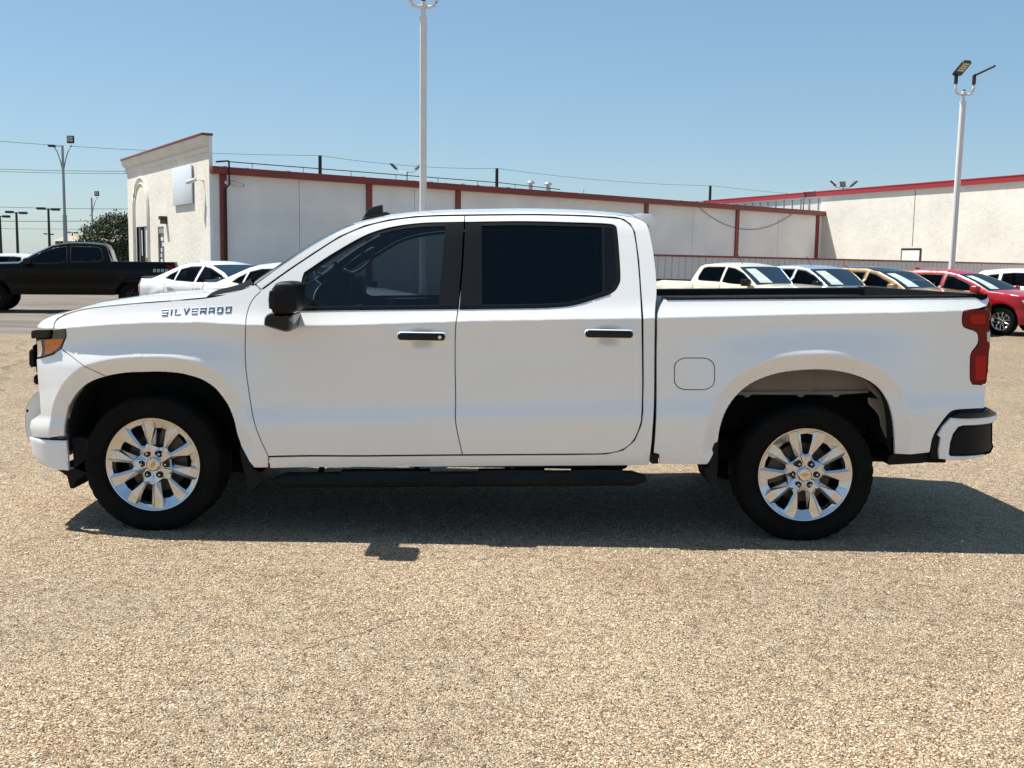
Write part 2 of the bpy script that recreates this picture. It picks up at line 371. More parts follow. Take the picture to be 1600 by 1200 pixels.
def node_stucco(name, c1, c2, scale, strength, pit):
    m = mat(name, c1, .85, spec=.2); n = m.node_tree.nodes; l = m.node_tree.links; b = n['Principled BSDF']; tc = n.new('ShaderNodeTexCoord')
    a = n.new('ShaderNodeTexNoise'); a.inputs['Scale'].default_value = scale; a.inputs['Detail'].default_value = 6; a.inputs['Roughness'].default_value = .65; a.inputs['Distortion'].default_value = .8; l.new(tc.outputs['Object'], a.inputs['Vector'])
    g = n.new('ShaderNodeTexNoise'); g.inputs['Scale'].default_value = .5; g.inputs['Detail'].default_value = 5; l.new(tc.outputs['Object'], g.inputs['Vector'])
    rp = n.new('ShaderNodeValToRGB'); rp.color_ramp.elements[0].position = .36; rp.color_ramp.elements[0].color = (*c2, 1); rp.color_ramp.elements[1].position = .5; rp.color_ramp.elements[1].color = (*c1, 1); l.new(a.outputs[0], rp.inputs[0])
    mr = n.new('ShaderNodeMapRange'); mr.inputs[1].default_value = .3; mr.inputs[2].default_value = .7; mr.inputs[3].default_value = .9; mr.inputs[4].default_value = 1.06; l.new(g.outputs[0], mr.inputs[0])
    mu = n.new('ShaderNodeMix'); mu.data_type = 'RGBA'; mu.blend_type = 'MULTIPLY'; mu.inputs[0].default_value = 1; l.new(rp.outputs[0], mu.inputs[6]); l.new(mr.outputs[0], mu.inputs[7]); l.new(mu.outputs[2], b.inputs['Base Color'])
    bp = n.new('ShaderNodeBump'); bp.inputs['Strength'].default_value = strength; bp.inputs['Distance'].default_value = .04; l.new(a.outputs[0], bp.inputs['Height']); l.new(bp.outputs[0], b.inputs['Normal']); return m
M['stucco'] = node_stucco('cream_stucco', (.84, .79, .69), (.74, .69, .59), 5.5, .5, 0)
M['stucco2'] = node_stucco('pale_stucco', (.80, .765, .69), (.745, .71, .635), 2.6, .45, 0)
M['panel_wall'] = node_stucco('grey_aggregate_panel', (.84, .835, .82), (.81, .805, .79), 9, .15, 0)
M['fence'] = mat('grey_metal_sheet', (.60, .595, .60), .55, vary=(2, .5, (.52, .515, .515)))
M['white_rib'] = mat('white_metal_sheet', (.62, .60, .56), .5)

# ground reaching the horizon
gv = [(0, 0, 0)]+[(1600*math.cos(2*math.pi*k/64), 1600*math.sin(2*math.pi*k/64), 0) for k in range(64)]
prop(mk('ground', gv, [(0, k+1, (k+1) % 64+1) for k in range(64)], 'ground'), kind='structure')
# grey asphalt lane behind the gravel lot on the left, with a ragged near edge
edge = []
for k in range(81):
    x = -70+k*.82; edge.append((x, 21.0+.05*(x+10)*.3+.5*math.sin(x*1.3)*.4+random.uniform(-.12, .12), .004))
edge += [(-4.3, 30, .004), (-4.0, 60, .004), (-4, 260, .004), (-70, 260, .004)]
edge = [e for e in edge if not (e[1] < 25 and e[0] > -4.6)]
prop(mk('road', edge, [tuple(range(len(edge)))], 'asphalt'), kind='structure')

# ---------------- long metal building with red posts
A_ = G(348, 262, 5.0); B_ = G(1285, 331, 5.0); W = VP(A_, B_)
bld = empty('shop_building', tuple(W.A), W.rz)
prop(bld, 'long pale shop building with dark red posts and eave behind the truck', 'building')
xB, _ = W.hit(1287, 335); x0 = W.hit(327, 300)[0]
posts = [W.hit(p, 300)[0] for p in (348, 576, 715, 1010, 1153, 1279)]
lines = [x0]+posts+[xB]
def wall_panel(a, b):
    mb = MB().box((a+.012, 0, 0), (b-.012, .15, 4.80)); return mb.obj('wall_panel', 'panel_wall', bld)
for i in range(len(lines)-1):
    a, b = lines[i], lines[i+1]; nn = 2 if b-a > 3 else 1
    for k in range(nn): wall_panel(a+(b-a)*k/nn, a+(b-a)*(k+1)/nn)
box_obj('inner_wall', (x0+.6, .152, 0), (xB, .30, 4.74), 'dark', bld)
for p in posts: box_obj('post', (p-.13, -.085, 0), (p+.13, -.002, 4.74), 'rust_red', bld)
box_obj('eave_trim', (x0+.02, -.30, 4.75), (xB+.1, .02, 5.02), 'rust_red', bld, .02)
for k in range(46):
    xx = x0+.6+k*(xB-x0-1)/45
    if random.random() < .8: box_obj('roof_clip', (xx, -.1, 5.022), (xx+random.uniform(.08, .3), .1, 5.022+random.uniform(.02, .06)), 'bright_metal', bld)

mk('side_wall', [(xB, .0, 0), (xB, 16, 0), (xB, 16, 5.3), (xB, 0, 5.0)], [(0, 1, 2, 3)], 'panel_wall', bld)
# pipe that runs along the roof edge and down the first post
def wl(px, py, off=0.0): a, b = W.hit(px, py, off); return a, off, b
pz = [wl(px, py, -.12) for px, py in ((336, 253), (353.5, 252))]
cd = MB().tube([(pz[0][0], -.2, pz[0][2]), (pz[1][0], -.36, pz[1][2])], .035, 6)
xx = pz[1][0]; cd.tube([(xx, -.36, pz[1][2]), (xx, -.36, 4.35), (xx-.06, -.16, 4.2), (xx-.06, -.16, 0)], .036, 8)
prop(cd.obj('downpipe', 'wire', None, 40), 'black conduit running down beside the first red post', 'pipe'); bpy.data.objects['downpipe'].location = tuple(W.A); bpy.data.objects['downpipe'].rotation_euler = (0, 0, W.rz)
rp = MB().tube([(xx, -.25, pz[1][2]-.02), (W.hit(500, 269)[0], -.25, 5.22), (W.hit(776, 288)[0], -.25, 5.22), (W.hit(870, 298)[0], -.25, 5.12)], .02, 6)
for k in range(9):
    q = xx+1+k*2.2; rp.tube([(q, -.25, 5.0), (q, -.25, 5.2)], .012, 5)
o = prop(rp.obj('roof_pipe', 'wire', None, 40), 'thin black pipe along the top of the red eave', 'pipe'); o.location = tuple(W.A); o.rotation_euler = (0, 0, W.rz)
for i, px in enumerate((829, 856)):
    x, z = W.hit(px, 296, 2.0); r_ = empty('roof_vent', tuple(W.A+W.d*x+W.n*2.0+np.array([0, 0, 5.0])), W.rz)
    MB().rev([(.001, 0), (.10, 0), (.10, .52), (.001, .52)], 12, 'z').obj('pipe', 'galv', r_, 40)
    MB().rev([(.001, .48), (.19, .50), (.21, .56), (.16, .63), (.001, .67)], 12, 'z').obj('cap', 'galv', r_, 40)
    prop(r_, ['left one of the two capped roof vents above the red eave', 'right one of the two capped roof vents above the red eave'][i], 'roof vent', 'capped vents on the shop roof')
# sagging black cable on the wall
cb = []
for k in range(25):
    t = k/24; px = 1090+150*t; py = 322+11*t+ 36*4*t*(1-t)*.86; x, z = W.hit(px, py, -.05); cb.append((x, -.05, z))
o = prop(MB().tube(cb, .014, 5).obj('slack_cable', 'wire', None, True), 'black cable sagging across the shop wall by the last posts', 'cable'); o.location = tuple(W.A); o.rotation_euler = (0, 0, W.rz)
# roof flood lights
def flood(name, loc, dirs, label, h=.9, s=1.0, cat='flood light', group=None):
    r_ = empty(name, loc); MB().tube([(0, 0, 0), (0, 0, h*.6)], .03*s, 6).obj('stem', 'dark_metal', r_)
    for d in dirs:
        d = Vector(d); MB().tube([(0, 0, h*.55), (d.x*.6, d.y*.6, h*.6), (d.x, d.y, h*.8)], .022*s, 6).obj('arm', 'galv', r_)
        u = Vector((d.x, d.y, .0)).normalized(); w_ = Vector((-u.y, u.x, 0)); nn = (u*.75+Vector((0, 0, .66))); c = Vector((d.x, d.y, h*.86))
        e = [c+w_*a*.16*s+nn*b*.26*s+u.cross(w_)*0 for a, b in ((-1, -.6), (1, -.6), (1, 1), (-1, 1))]; dn = (u*.66-Vector((0, 0, .75)))*.06*s
        mk('head', [*e, *[q-dn for q in e]], [(0, 1, 2, 3), (7, 6, 5, 4), (0, 4, 5, 1), (1, 5, 6, 2), (2, 6, 7, 3), (3, 7, 4, 0)], 'dark_metal', r_)
        cc = sum(e, Vector())/4; l_ = [cc+(q-cc)*.8+dn*.08 for q in e]; mk('lens', l_, [(0, 1, 2, 3)], 'led', r_)
    return prop(r_, label, cat, group)
x, z = W.hit(636, 280, .6); q = W.A+W.d*x+W.n*.6
flood('roof_light', (q[0], q[1], 5.02), [(-.6, .25), (.45, .3)], 'pair of small floodlights on the shop roof left of the tall pole', .75, .8)

# ---------------- stucco facade of the shop (parapet end)
Cc = W.A+W.d*x0
cz = None
for zz in np.arange(4.5, 9, .005):
    v = np.array([Cc[0], Cc[1], zz])-C0
    if 600-FPX*(v @ up)/(v @ fw) < 212: cz = zz; break
D2 = G(198, 252, cz); FA = VP(D2, Cc)
fac = empty('stucco_facade', tuple(FA.A), FA.rz); prop(fac, 'cream stucco shopfront with red-capped parapet and arched relief', 'building front')
Lf = FA.L
def fh(px, py, off=0.): return FA.hit(px, py, off)
qd = FA.A-W.A; qx, qy = float(qd @ W.d), float(qd @ W.n); mk('roof', [(x0+.3, -.05, 5.0), (xB, -.05, 5.0), (xB, qy, 5.2), (qx+.6, qy, 5.2)], [(0, 1, 2, 3)], 'bright_metal', bld)
d0, d1 = fh(213.5, 380)[0], fh(230.5, 380)[0]; dz = fh(222, 354)[1]; w0, w1 = fh(247, 380)[0], fh(256.5, 380)[0]; wz = fh(252, 354)[1]
V, F = panel([(0, 0), (Lf, 0), (Lf, cz), (0, cz)], lambda x, z: np.zeros_like(x), holes=[[(d0, .02), (d1, .02), (d1, dz), (d0, dz)], [(w0, .5), (w1, .5), (w1, wz), (w0, wz)]], step=.6, flange=.07, roll=0, ring=0)
mk('wall', V, F, 'stucco', fac)
box_obj('return_wall', (Lf-.002, .003, 0), (Lf+.03, .13, cz-.003), 'panel_wall', fac)
box_obj('back_wall', (.01, .09, .0), (Lf-.01, .12, cz-.01), 'dark', fac)
box_obj('coping', (-.12, -.28, cz), (Lf+.06, .16, cz+.09), 'rust_red', fac, .01)
def band(zt, zb, out0, out1, name):
    mb = MB(); mb.add([(-out0, -out0, zt), (Lf+.02, -out0, zt), (Lf+.02, -out1, zb), (-out1, -out1, zb), (-.0, .0, zt), (Lf+.02, 0, zt), (Lf+.02, 0, zb), (0, 0, zb)], [(0, 3, 2, 1), (0, 1, 5, 4), (3, 7, 6, 2), (1, 2, 6, 5), (0, 4, 7, 3)]); return mb.obj(name, 'stucco', fac)
zt1 = fh(319, 222)[1]; zt2 = fh(319, 231)[1]; zt3 = fh(319, 238.5)[1]
band(cz-.002, zt1, .24, .20, 'cornice'); band(zt1-.002, zt2, .19, .03, 'cornice'); band(zt2-.02, zt3, .10, .07, 'cornice')
for q, r_ in ((0, .05), (.28, .03)):
    pts = []; cx = (d0+d1)/2; hw = (d1-d0)/2+.42-q; zc = fh(222, 325)[1]
    pts.append((cx-hw, -.02, .2)); pts += [(cx-hw*math.cos(R(a)), -.02, zc+hw*.95*math.sin(R(a))) for a in range(0, 181, 12)]; pts.append((cx+hw, -.02, .2))
    MB().tube(pts, r_, 6).obj('arch_moulding', 'stucco', fac, True)
g_ = box_obj('window', (d0, .06, .02), (d1, .085, dz), 'gloss_black', fac)
for k in (0, .33, .52, 1): 
    x = d0+(d1-d0)*k; box_obj('mullion', (x-.04, .02, .03), (x+.04, .059, dz-.01), 'dark_metal', g_)
box_obj('pane', (d0+(d1-d0)*.34+.03, .052, dz*.55), (d0+(d1-d0)*.52-.04, .057, dz*.95), 'white_sign', g_)
box_obj('pane', (d0+(d1-d0)*.75, .052, dz*.52), (d0+(d1-d0)*.97-.04, .057, dz*.97), 'white_sign', g_)
g_ = box_obj('window', (w0, .06, .5), (w1, .085, wz), 'gloss_black', fac); box_obj('frame', (w0, .03, wz-.28), (w1, .059, wz), 'galv', g_)
for k in range(7):
    z = wz-.45-k*.24; a = (w1-w0)*random.uniform(.1, .45); box_obj('decal_mark', (w0+a, .054, z-.16), (w0+a+(w1-w0)*random.uniform(.18, .45), .058, z), 'white_sign', g_)
def on_facade(o): o.location = tuple(FA.A); o.rotation_euler = (0, 0, FA.rz); return o
s0 = fh(273, 290)[0]; s1 = fh(303, 290)[0]; sz0 = fh(288, 320)[1]; sz1 = fh(288, 260.5)[1]
sg = on_facade(empty('blank_sign')); box_obj('face', (s0, -.10, sz0), (s1, -.06, sz1), 'white_sign', sg, .015); box_obj('box', (s0+.04, -.059, sz0+.04), (s1-.04, -.003, sz1-.04), 'galv', sg); prop(sg, 'blank white square sign on the stucco shopfront', 'sign')
l0 = fh(260, 338)[0]; lz1 = fh(260, 338)[1]; lz0 = fh(260, 350)[1]
lp = on_facade(empty('wall_lamp')); box_obj('hood', (l0-.16, -.30, lz1-.14), (l0+.14, -.003, lz1), 'dark_metal', lp); box_obj('body', (l0-.13, -.25, lz0), (l0+.11, -.004, lz1-.142), 'brown_lamp', lp, .02); prop(lp, 'brown wall lamp above the narrow shopfront window', 'wall lamp')
def seccam(loc, rz, label):
    r_ = empty('security_camera', loc, rz); MB().rev([(.001, 0), (.06, 0), (.06, -.03), (.001, -.03)], 12).obj('mount', 'pole_white', r_, 40); MB().tube([(0, -.02, 0), (0, -.18, .02), (-.10, -.30, 0)], .025, 6).obj('bracket', 'pole_white', r_, True)
    b_ = MB().tube([(-.05, -.28, .03), (-.46, -.50, -.08)], .075, 10).obj('body', 'pole_white', r_, 40); MB().tube([(-.461, -.501, -.081), (-.475, -.51, -.085)], .06, 10).obj('lens', 'gloss_black', b_, 40)
    return prop(r_, label, 'security camera', 'security cameras on the shop')
x, z = fh(318, 282); q = FA.A+FA.d*x; seccam((q[0], q[1], z), FA.rz, 'white security camera beside the blank sign at the shopfront corner')
x, z = W.hit(353, 285, -.2); q = W.A+W.d*x-W.n*.2; seccam((q[0], q[1], z), W.rz+2.2, 'white security camera on the black conduit by the first red post')

# ---------------- second building on the right
zr = 6.2; E1 = G(1085, 316.5, zr); E2 = G(1640, 271.7, zr); RW = VP(E1, E2)
rb = empty('stucco_building', tuple(RW.A), RW.rz); prop(rb, 'windowless pale stucco building with red roof edge at the right', 'building')
xs = RW.hit(1283, 320)[0]; Lr = RW.L+9; h0, hz1 = RW.hit(1409, 388); h1 = RW.hit(1440, 388)[0]
box_obj('wall', (xs, 0, 0), (Lr, 12, zr-.3), 'stucco2', rb)
sx = RW.hit(1428, 340)[0]; box_obj('joint', (sx-.02, -.006, hz1+.1), (sx+.02, -.001, zr-.34), 'dark', rb)
fr = box_obj('hatch', (h0, -.04, .8), (h1, -.002, hz1), 'dark_metal', rb); box_obj('hatch_panel', (h0+.09, -.055, .8), (h1-.09, -.041, hz1-.12), 'panel_wall', fr)
box_obj('fascia', (-.5, -.13, zr-.24), (Lr, -.003, zr+.02), 'bright_red', rb); box_obj('drip_edge', (-.5, -.07, zr-.33), (Lr, -.004, zr-.245), 'pole_white', rb)
box_obj('fascia_cap', (-.5, -.15, zr+.022), (Lr, 12, zr+.07), 'bright_red', rb)
box_obj('gable_sheet', (0, .03, 4.0), (xs-.02, .1, zr-.25), 'white_rib', rb)
nr = 16
for k in range(nr):
    x = xs*(.08+.9*k/(nr-1)); box_obj('rib', (x-.03, -.02, 4.0), (x+.03, .028, zr-.26), 'galv', rb)
vp_ = MB(); vx = RW.hit(1262, 300)[0]; vp_.tube([(vx-.1, -.2, 4.9), (vx-.1, -.2, zr+.1), (vx+.9, -.2, zr+.1)], .05, 6); o = prop(vp_.obj('vent_pipe', 'galv', None, 40), 'bent grey pipe at the red roof edge above the shop end', 'pipe'); o.location = tuple(RW.A); o.rotation_euler = (0, 0, RW.rz)
x, z = RW.hit(1318, 290, 3); q = RW.A+RW.d*x+RW.n*3
flood('roof_light', (q[0], q[1], 6.25), [(-.62, .1), (.1, .5), (.66, .1)], 'cluster of floodlights on the roof of the right building', .75, 1.15)

# ---------------- sheet metal fence with a red rail
zf = 1.92; F0 = G(960, 396.6, zf); F1 = G(1660, 413.5, zf); FE = VP(F0, F1)
fe = empty('sheet_fence', tuple(FE.A), FE.rz); prop(fe, 'grey sheet-metal fence with a dark red top rail behind the car row', 'fence')
bw = .34; nb = int(FE.L/bw); b0 = None
for k in range(nb):
    if b0 is None: b0 = MB().add([(0, 0, .03), (.028, -.02, .03), (bw-.036, -.02, .03), (bw-.008, 0, .03), (0, 0, zf-.04), (.028, -.02, zf-.04), (bw-.036, -.02, zf-.04), (bw-.008, 0, zf-.04)], [(0, 1, 5, 4), (1, 2, 6, 5), (2, 3, 7, 6)]).obj('board', 'fence', fe)
    else: inst(b0, fe, (k*bw, random.uniform(-.003, .003), 0))
box_obj('backing', (0, .005, .0), (FE.L, .03, zf-.05), 'dark', fe); box_obj('top_rail', (0, -.05, zf-.045), (FE.L, .07, zf+.02), 'rust_red', fe)

# ---------------- light poles
def head(parent, c, u, size, tiltv):
    """slab lamp head: c = start, u = direction (unit), size = (length, width, thick)"""
    u = Vector(u).normalized(); side = u.cross(Vector(tiltv)).normalized(); nn = side.cross(u).normalized(); L, wd, th = size; c = Vector(c)
    def rr(k, z): 
        out = []
        for (a, b) in ((0, -.7), (.06, -1), (.9, -1), (1, -.75), (1, .75), (.9, 1), (.06, 1), (0, .7)): out.append(c+u*a*L+side*b*wd/2*k+nn*z)
        return out
    V = rr(1, 0)+rr(1, th*.6)+rr(.85, th); F = [tuple(range(8))[::-1], tuple(range(16, 24))]
    for q in (0, 8):
        for i in range(8): F.append((q+i, q+(i+1) % 8, q+8+(i+1) % 8, q+8+i))
    h_ = mk('lamp_head', V, F, 'dark_metal', parent)
    for k in range(4):
        a = .34+.15*k; e = [c+u*(a*L)+side*wd*.36-nn*.004, c+u*((a+.11)*L)+side*wd*.36-nn*.004, c+u*((a+.11)*L)-side*wd*.36-nn*.004, c+u*(a*L)-side*wd*.36-nn*.004]
        mk('led_strip', e, [(0, 1, 2, 3)], 'led', h_)
    return h_
def lot_pole(base, top, width, label, heads, rz=0):
    base = Vector(base); top = Vector(top); H = (top-base).length
    r_ = empty('light_pole', base); r_.rotation_mode = 'QUATERNION'; r_.rotation_quaternion = (top-base).to_track_quat('Z', 'Y'); wd = width/2; c = wd*.35
    if r_.rotation_quaternion: 
        d = (top-base).normalized(); q = Vector((0, 0, 1)).rotation_difference(d); r_.rotation_quaternion = q
    pr = [(wd, -wd+c), (wd, wd-c), (wd-c, wd), (-wd+c, wd), (-wd, wd-c), (-wd, -wd+c), (-wd+c, -wd), (wd-c, -wd)]
    V = [(x, y, 0.02) for x, y in pr]+[(x, y, H-.32) for x, y in pr]; F = [(i, (i+1) % 8, 8+(i+1) % 8, 8+i) for i in range(8)]+[tuple(range(8, 16))]
    mk('pole', V, F, 'pole_white', r_); box_obj('base_plate', (-.2, -.2, 0), (.2, .2, .02), 'galv', r_); box_obj('cap', (-wd*1.08, -wd*1.08, H-.32), (wd*1.08, wd*1.08, H-.28), 'pole_white', r_)
    MB().tube([(0, 0, H-.3), (0, 0, H+.02)], .05, 10).obj('neck', 'pole_white', r_, 40); MB().tube([(0, 0, H+.02), (0, 0, H+.05)], .045, 10).obj('neck_cap', 'dark_metal', r_, 40)
    for (dx, dy, hu, hs, tv) in heads:
        u = Vector((dx, dy, 0)); pts = [u*t+Vector((0, 0, H-.08+z)) for t, z in ((0, 0), (.5, -.01), (.8, .02), (.95, .1), (1, .2), (1, .30))]
        MB().tube(pts, .036, 8).obj('arm', 'pole_white', r_, True); e = pts[-1]; k_ = MB().tube([e-Vector((0, 0, .02)), e+Vector((0, 0, .24))], .055, 8).obj('knuckle', 'dark_metal', r_, 40)
        head(r_, e+Vector((0, 0, .2)), hu, hs, tv)
    return prop(r_, label, 'light pole', 'white lot light poles')
hd = [(-.27, -.06, (.16, -.62, .42), (.56, .30, .06), (0, 0, 1)), (.27, .0, (.85, -.12, .42), (.60, .27, .06), (0, 0, 1))]
Y1 = 21.5; b_ = P(661, 500, Y1); t_ = P(661.5, 4, Y1); lot_pole((b_[0], Y1, 0), (t_[0], Y1, t_[2]), .135, 'tall white light pole rising behind the truck roof', hd)
Y2 = 31.0; b_ = P(1483, 470, Y2); t_ = P(1506, 143, Y2); lot_pole((b_[0], Y2, 0), (t_[0], Y2, t_[2]), .145, 'white light pole with two lamp heads behind the red car', hd)
def street_pole(px, pyt, Y, label, two):
    t_ = P(px, pyt, Y); H = t_[2]; r_ = empty('flood_pole', (t_[0], Y, 0)); MB().tube([(0, 0, 0), (0, 0, H*.5), (0, 0, H*.5), (0, 0, H)], [.13, .12, .085, .07], 10).obj('pole', 'galv', r_, 40)
    for s_, big in ((1, True), (-1, False))[:2 if two else 1]:
        u = Vector((s_, 0, 0)); MB().tube([u*.05+Vector((0, 0, H-1.3)), u*.16+Vector((0, 0, H-.8)), u*.3+Vector((0, 0, H-.35)), u*.55+Vector((0, 0, H+.05))], .03, 6).obj('arm', 'galv', r_, True)
        MB().tube([(0, 0, H-.05), tuple(u*.5+Vector((0, 0, H+.0)))], .02, 5).obj('brace', 'galv', r_)
        hz = H+.15
        if big:
            h_ = box_obj('lamp_head', (.28, -.1, hz), (.70, .05, hz+.44), 'dark_metal', r_, .05)
            for a in (0, 1):
                for b in (0, 1): box_obj('lens', (.335+a*.165, -.107, hz+.10+b*.15), (.475+a*.165, -.101, hz+.225+b*.15), 'led', h_)
        else: box_obj('lamp_head', (-.78, -.2, hz-.22), (-.42, .15, hz-.10), 'dark_metal', r_, .02)
    return prop(r_, label, 'light pole', 'grey flood light poles on the left')
street_pole(97.5, 228, 62, 'tall grey pole with a square floodlight above the black pickup', True)
street_pole(143, 309, 95, 'shorter grey pole with one square floodlight in front of the tree', False)
for px, py, Y, hw, lab in ((75.5, 326, 85, .62, 'dark twin-head street light nearest the tall grey pole'), (25.5, 331.5, 85, .58, 'dark twin-head street light left of the middle one'), (-.5, 337, 85, .55, 'dark street light cut by the left photo edge'), (76, 365.5, 160, .5, 'small distant twin-head lamp behind the dark street light'), (113, 363, 160, .6, 'small distant lamp over the low brown building')):
    t_ = P(px, py, Y); H = t_[2]; r_ = empty('street_light', (t_[0], Y, 0)); MB().tube([(0, 0, 0), (0, 0, H)], [.13, .09], 8).obj('pole', 'dark_metal', r_, 40); MB().tube([(-.3, 0, H-.05), (.3, 0, H-.05)], .04, 6).obj('crossarm', 'dark_metal', r_)
    for s_ in (-1, 1): box_obj('lamp_head', (min(s_*.25, s_*hw*1.45), -.2, H-.12-s_*.03), (max(s_*.25, s_*hw*1.45), .2, H+.07-s_*.03), 'dark_metal', r_, .05)
    prop(r_, lab, 'street light', 'dark twin-head street lights on the left')

# ---------------- utility poles and wires
UP = []
for px, py, lab in ((500, 243, 'wooden utility pole top above the left part of the shop roof'), (776.5, 263, 'wooden utility pole top above the middle of the shop roof'), (1110, 290, 'wooden utility pole top left of the red roof edge')):
    hy = HORIZON+(px-800)*math.tan(ROLL); Y = 9.4*FPX/(hy-py); t_ = P(px, py, Y); UP.append(t_)
    o = MB().tube([(0, 0, 0), (0, 0, t_[2])], [.2, .15], 8).obj('utility_pole', 'wood', None, 40, (t_[0], t_[1], 0)); prop(o, lab, 'utility pole', 'utility poles behind the shop')
L0 = P(-150, 208, 80); L9 = P(1500, 319, 150)
def wire(pts, sag, r, label):
    out = []
    for a, b in zip(pts[:-1], pts[1:]):
        a, b = np.array(a), np.array(b); n_ = 16
        for k in range(n_): t = k/n_; q = a+(b-a)*t; out.append((q[0], q[1], q[2]-sag*4*t*(1-t)))
    out.append(tuple(pts[-1])); prop(MB().tube(out, r, 4).obj('power_line', 'wire'), label, 'power line', 'overhead wires')
wire([L0]+UP+[L9], .35, .016, 'thin top wire strung over the utility poles behind the shop')
for ya, yb, Y, r_, lab in ((259, 266, 95, .022, 'upper of the close pair of wires left of the shopfront'), (263, 269.5, 95, .02, 'lower of the close pair of wires left of the shopfront'), (319, 325, 110, .024, 'single wire just above the dark street lights'), (343.5, 341, 120, .035, 'thick wire crossing the dark street light poles'), (354.5, 355, 125, .022, 'lowest wire meeting the tree crown at left')):
    wire([P(-120, ya, Y), P(330, yb, Y+8)], .25, r_, lab)

# ---------------- tree beside the shopfront
def leaf_mat(name, c1, c2):
    m = mat(name, c1, .6); n = m.node_tree.nodes; l = m.node_tree.links; b = n['Principled BSDF']; g = n.new('ShaderNodeNewGeometry'); mx = n.new('ShaderNodeMix'); mx.data_type = 'RGBA'
    mx.inputs[6].default_value = (*c1, 1); mx.inputs[7].default_value = (*c2, 1); l.new(g.outputs['Random Per Island'], mx.inputs[0]); l.new(mx.outputs[2], b.inputs['Base Color']); return m
M['leaf'] = leaf_mat('oak_leaves', (.03, .042, .015), (.085, .10, .038)); M['bark'] = mat('bark', (.05, .042, .034), .9, bump=(25, .6, .03))
def tree(loc, hgt, rad, nclump, label):
    r_ = empty('oak_tree', loc); mb = MB(); tips = []
    for k in range(7):
        a = k*2.4+.3; lean = .25+.25*random.random(); p = Vector((0, 0, 0)); pts = [p.copy()]; d = Vector((math.cos(a)*lean, math.sin(a)*lean, 1)).normalized()
        for j in range(5): p = p+d*hgt*.13; d = (d+Vector((random.uniform(-.25, .25), random.uniform(-.25, .25), .0))).normalized(); pts.append(p.copy())
        mb.tube(pts, [.13, .11, .09, .07, .05, .03], 6); tips.append(p)
        for q in (2, 3, 4):
            e = pts[q]+Vector((math.cos(a+q)*rad*.45, math.sin(a+q)*rad*.45, hgt*.2)); mb.tube([pts[q], (pts[q]+e)/2+Vector((0, 0, .1)), e], [.05, .035, .015], 5); tips.append(e)
    mb.obj('trunk', 'bark', r_, True)
    V = []; F = []
    for c in range(nclump):
        th = random.uniform(0, 2*math.pi); cz_ = random.uniform(-.75, 1); rr = math.sqrt(max(0, 1-cz_*cz_))*random.uniform(.55, 1.06)
        cc = Vector((math.cos(th)*rr*rad, math.sin(th)*rr*rad, hgt*.62+cz_*hgt*.36*random.uniform(.8, 1.04))); cr_ = random.uniform(.22, .5)
        for k in range(46):
            p = cc+Vector((random.gauss(0, 1), random.gauss(0, 1), random.gauss(0, .8)))*cr_*.6; u = Vector((random.gauss(0, 1), random.gauss(0, 1), random.gauss(0, 1))).normalized(); w_ = u.cross(Vector((random.gauss(0, 1), random.gauss(0, 1), random.gauss(0, 1)))).normalized(); s_ = random.uniform(.05, .10)
            b = len(V); V += [p-u*s_, p+w_*s_*.6, p+u*s_, p-w_*s_*.6]; F.append((b, b+1, b+2, b+3))
    cw = mk('crown', V, F, 'leaf', r_); cw['kind'] = 'stuff'; return prop(r_, label, 'tree')
t_ = P(180, 400, 72); tree((t_[0]+.35, 72, 0), 4.35, 2.35, 360, 'dark leafy oak tree growing left of the stucco shopfront')
# low brown building far left
q0 = P(86, 371, 120); q1 = P(150, 369, 120); lb = empty('low_building', (q0[0], 120, 0)); prop(lb, 'low brown building far behind the black pickup', 'building')
box_obj('wall', (0, 0, 0), (14, 8, q0[2]-.35), mat('brown_wall', (.26, .19, .13), .8), lb)
mk('roof', [(-.3, -.4, q0[2]-.4), (14.3, -.4, q0[2]-.4), (14.3, 4, q0[2]+.3), (-.3, 4, q0[2]+.3), (14.3, 8.4, q0[2]-.4), (-.3, 8.4, q0[2]-.4)], [(0, 1, 2, 3), (3, 2, 4, 5)], mat('tan_roof', (.36, .28, .19), .7), lb)
for k in range(9): box_obj('pilaster', (.7+k*1.5, -.08, 0), (.95+k*1.5, -.002, q0[2]-.42), 'wood', lb)
# cracks in the chip seal
def crack(p0, p1, wdt, label, wob=.05, n=40):
    p0 = Vector(p0); p1 = Vector(p1); d = (p1-p0).normalized(); s = Vector((-d.y, d.x, 0)); V = []; off = 0
    for k in range(n+1):
        off = off*.8+random.uniform(-wob, wob); c = p0+(p1-p0)*k/n+s*off; hw = wdt*random.uniform(.15, 1)/2
        V += [c+s*hw+Vector((0, 0, .003)), c-s*hw+Vector((0, 0, .003))]
    prop(mk('pavement_crack', V, [(2*k, 2*k+1, 2*k+3, 2*k+2) for k in range(n)], 'crack'), kind='structure')
M['crack'] = mat('tar_crack', (.11, .085, .06), .9, vary=(40, .9, (.30, .23, .15)))
crack(G(455, 1018), G(652, 962), .008, '', .010); crack(G(1545, 573), G(1720, 578), .03, '', .1); crack(G(1545, 588), G(1720, 607), .03, '', .1); crack(G(1548, 603), G(1640, 592), .03, '', .08); crack(G(-60, 585), G(48, 530), .05, '', .15); crack(G(-20, 612), G(30, 560), .05, '', .12)
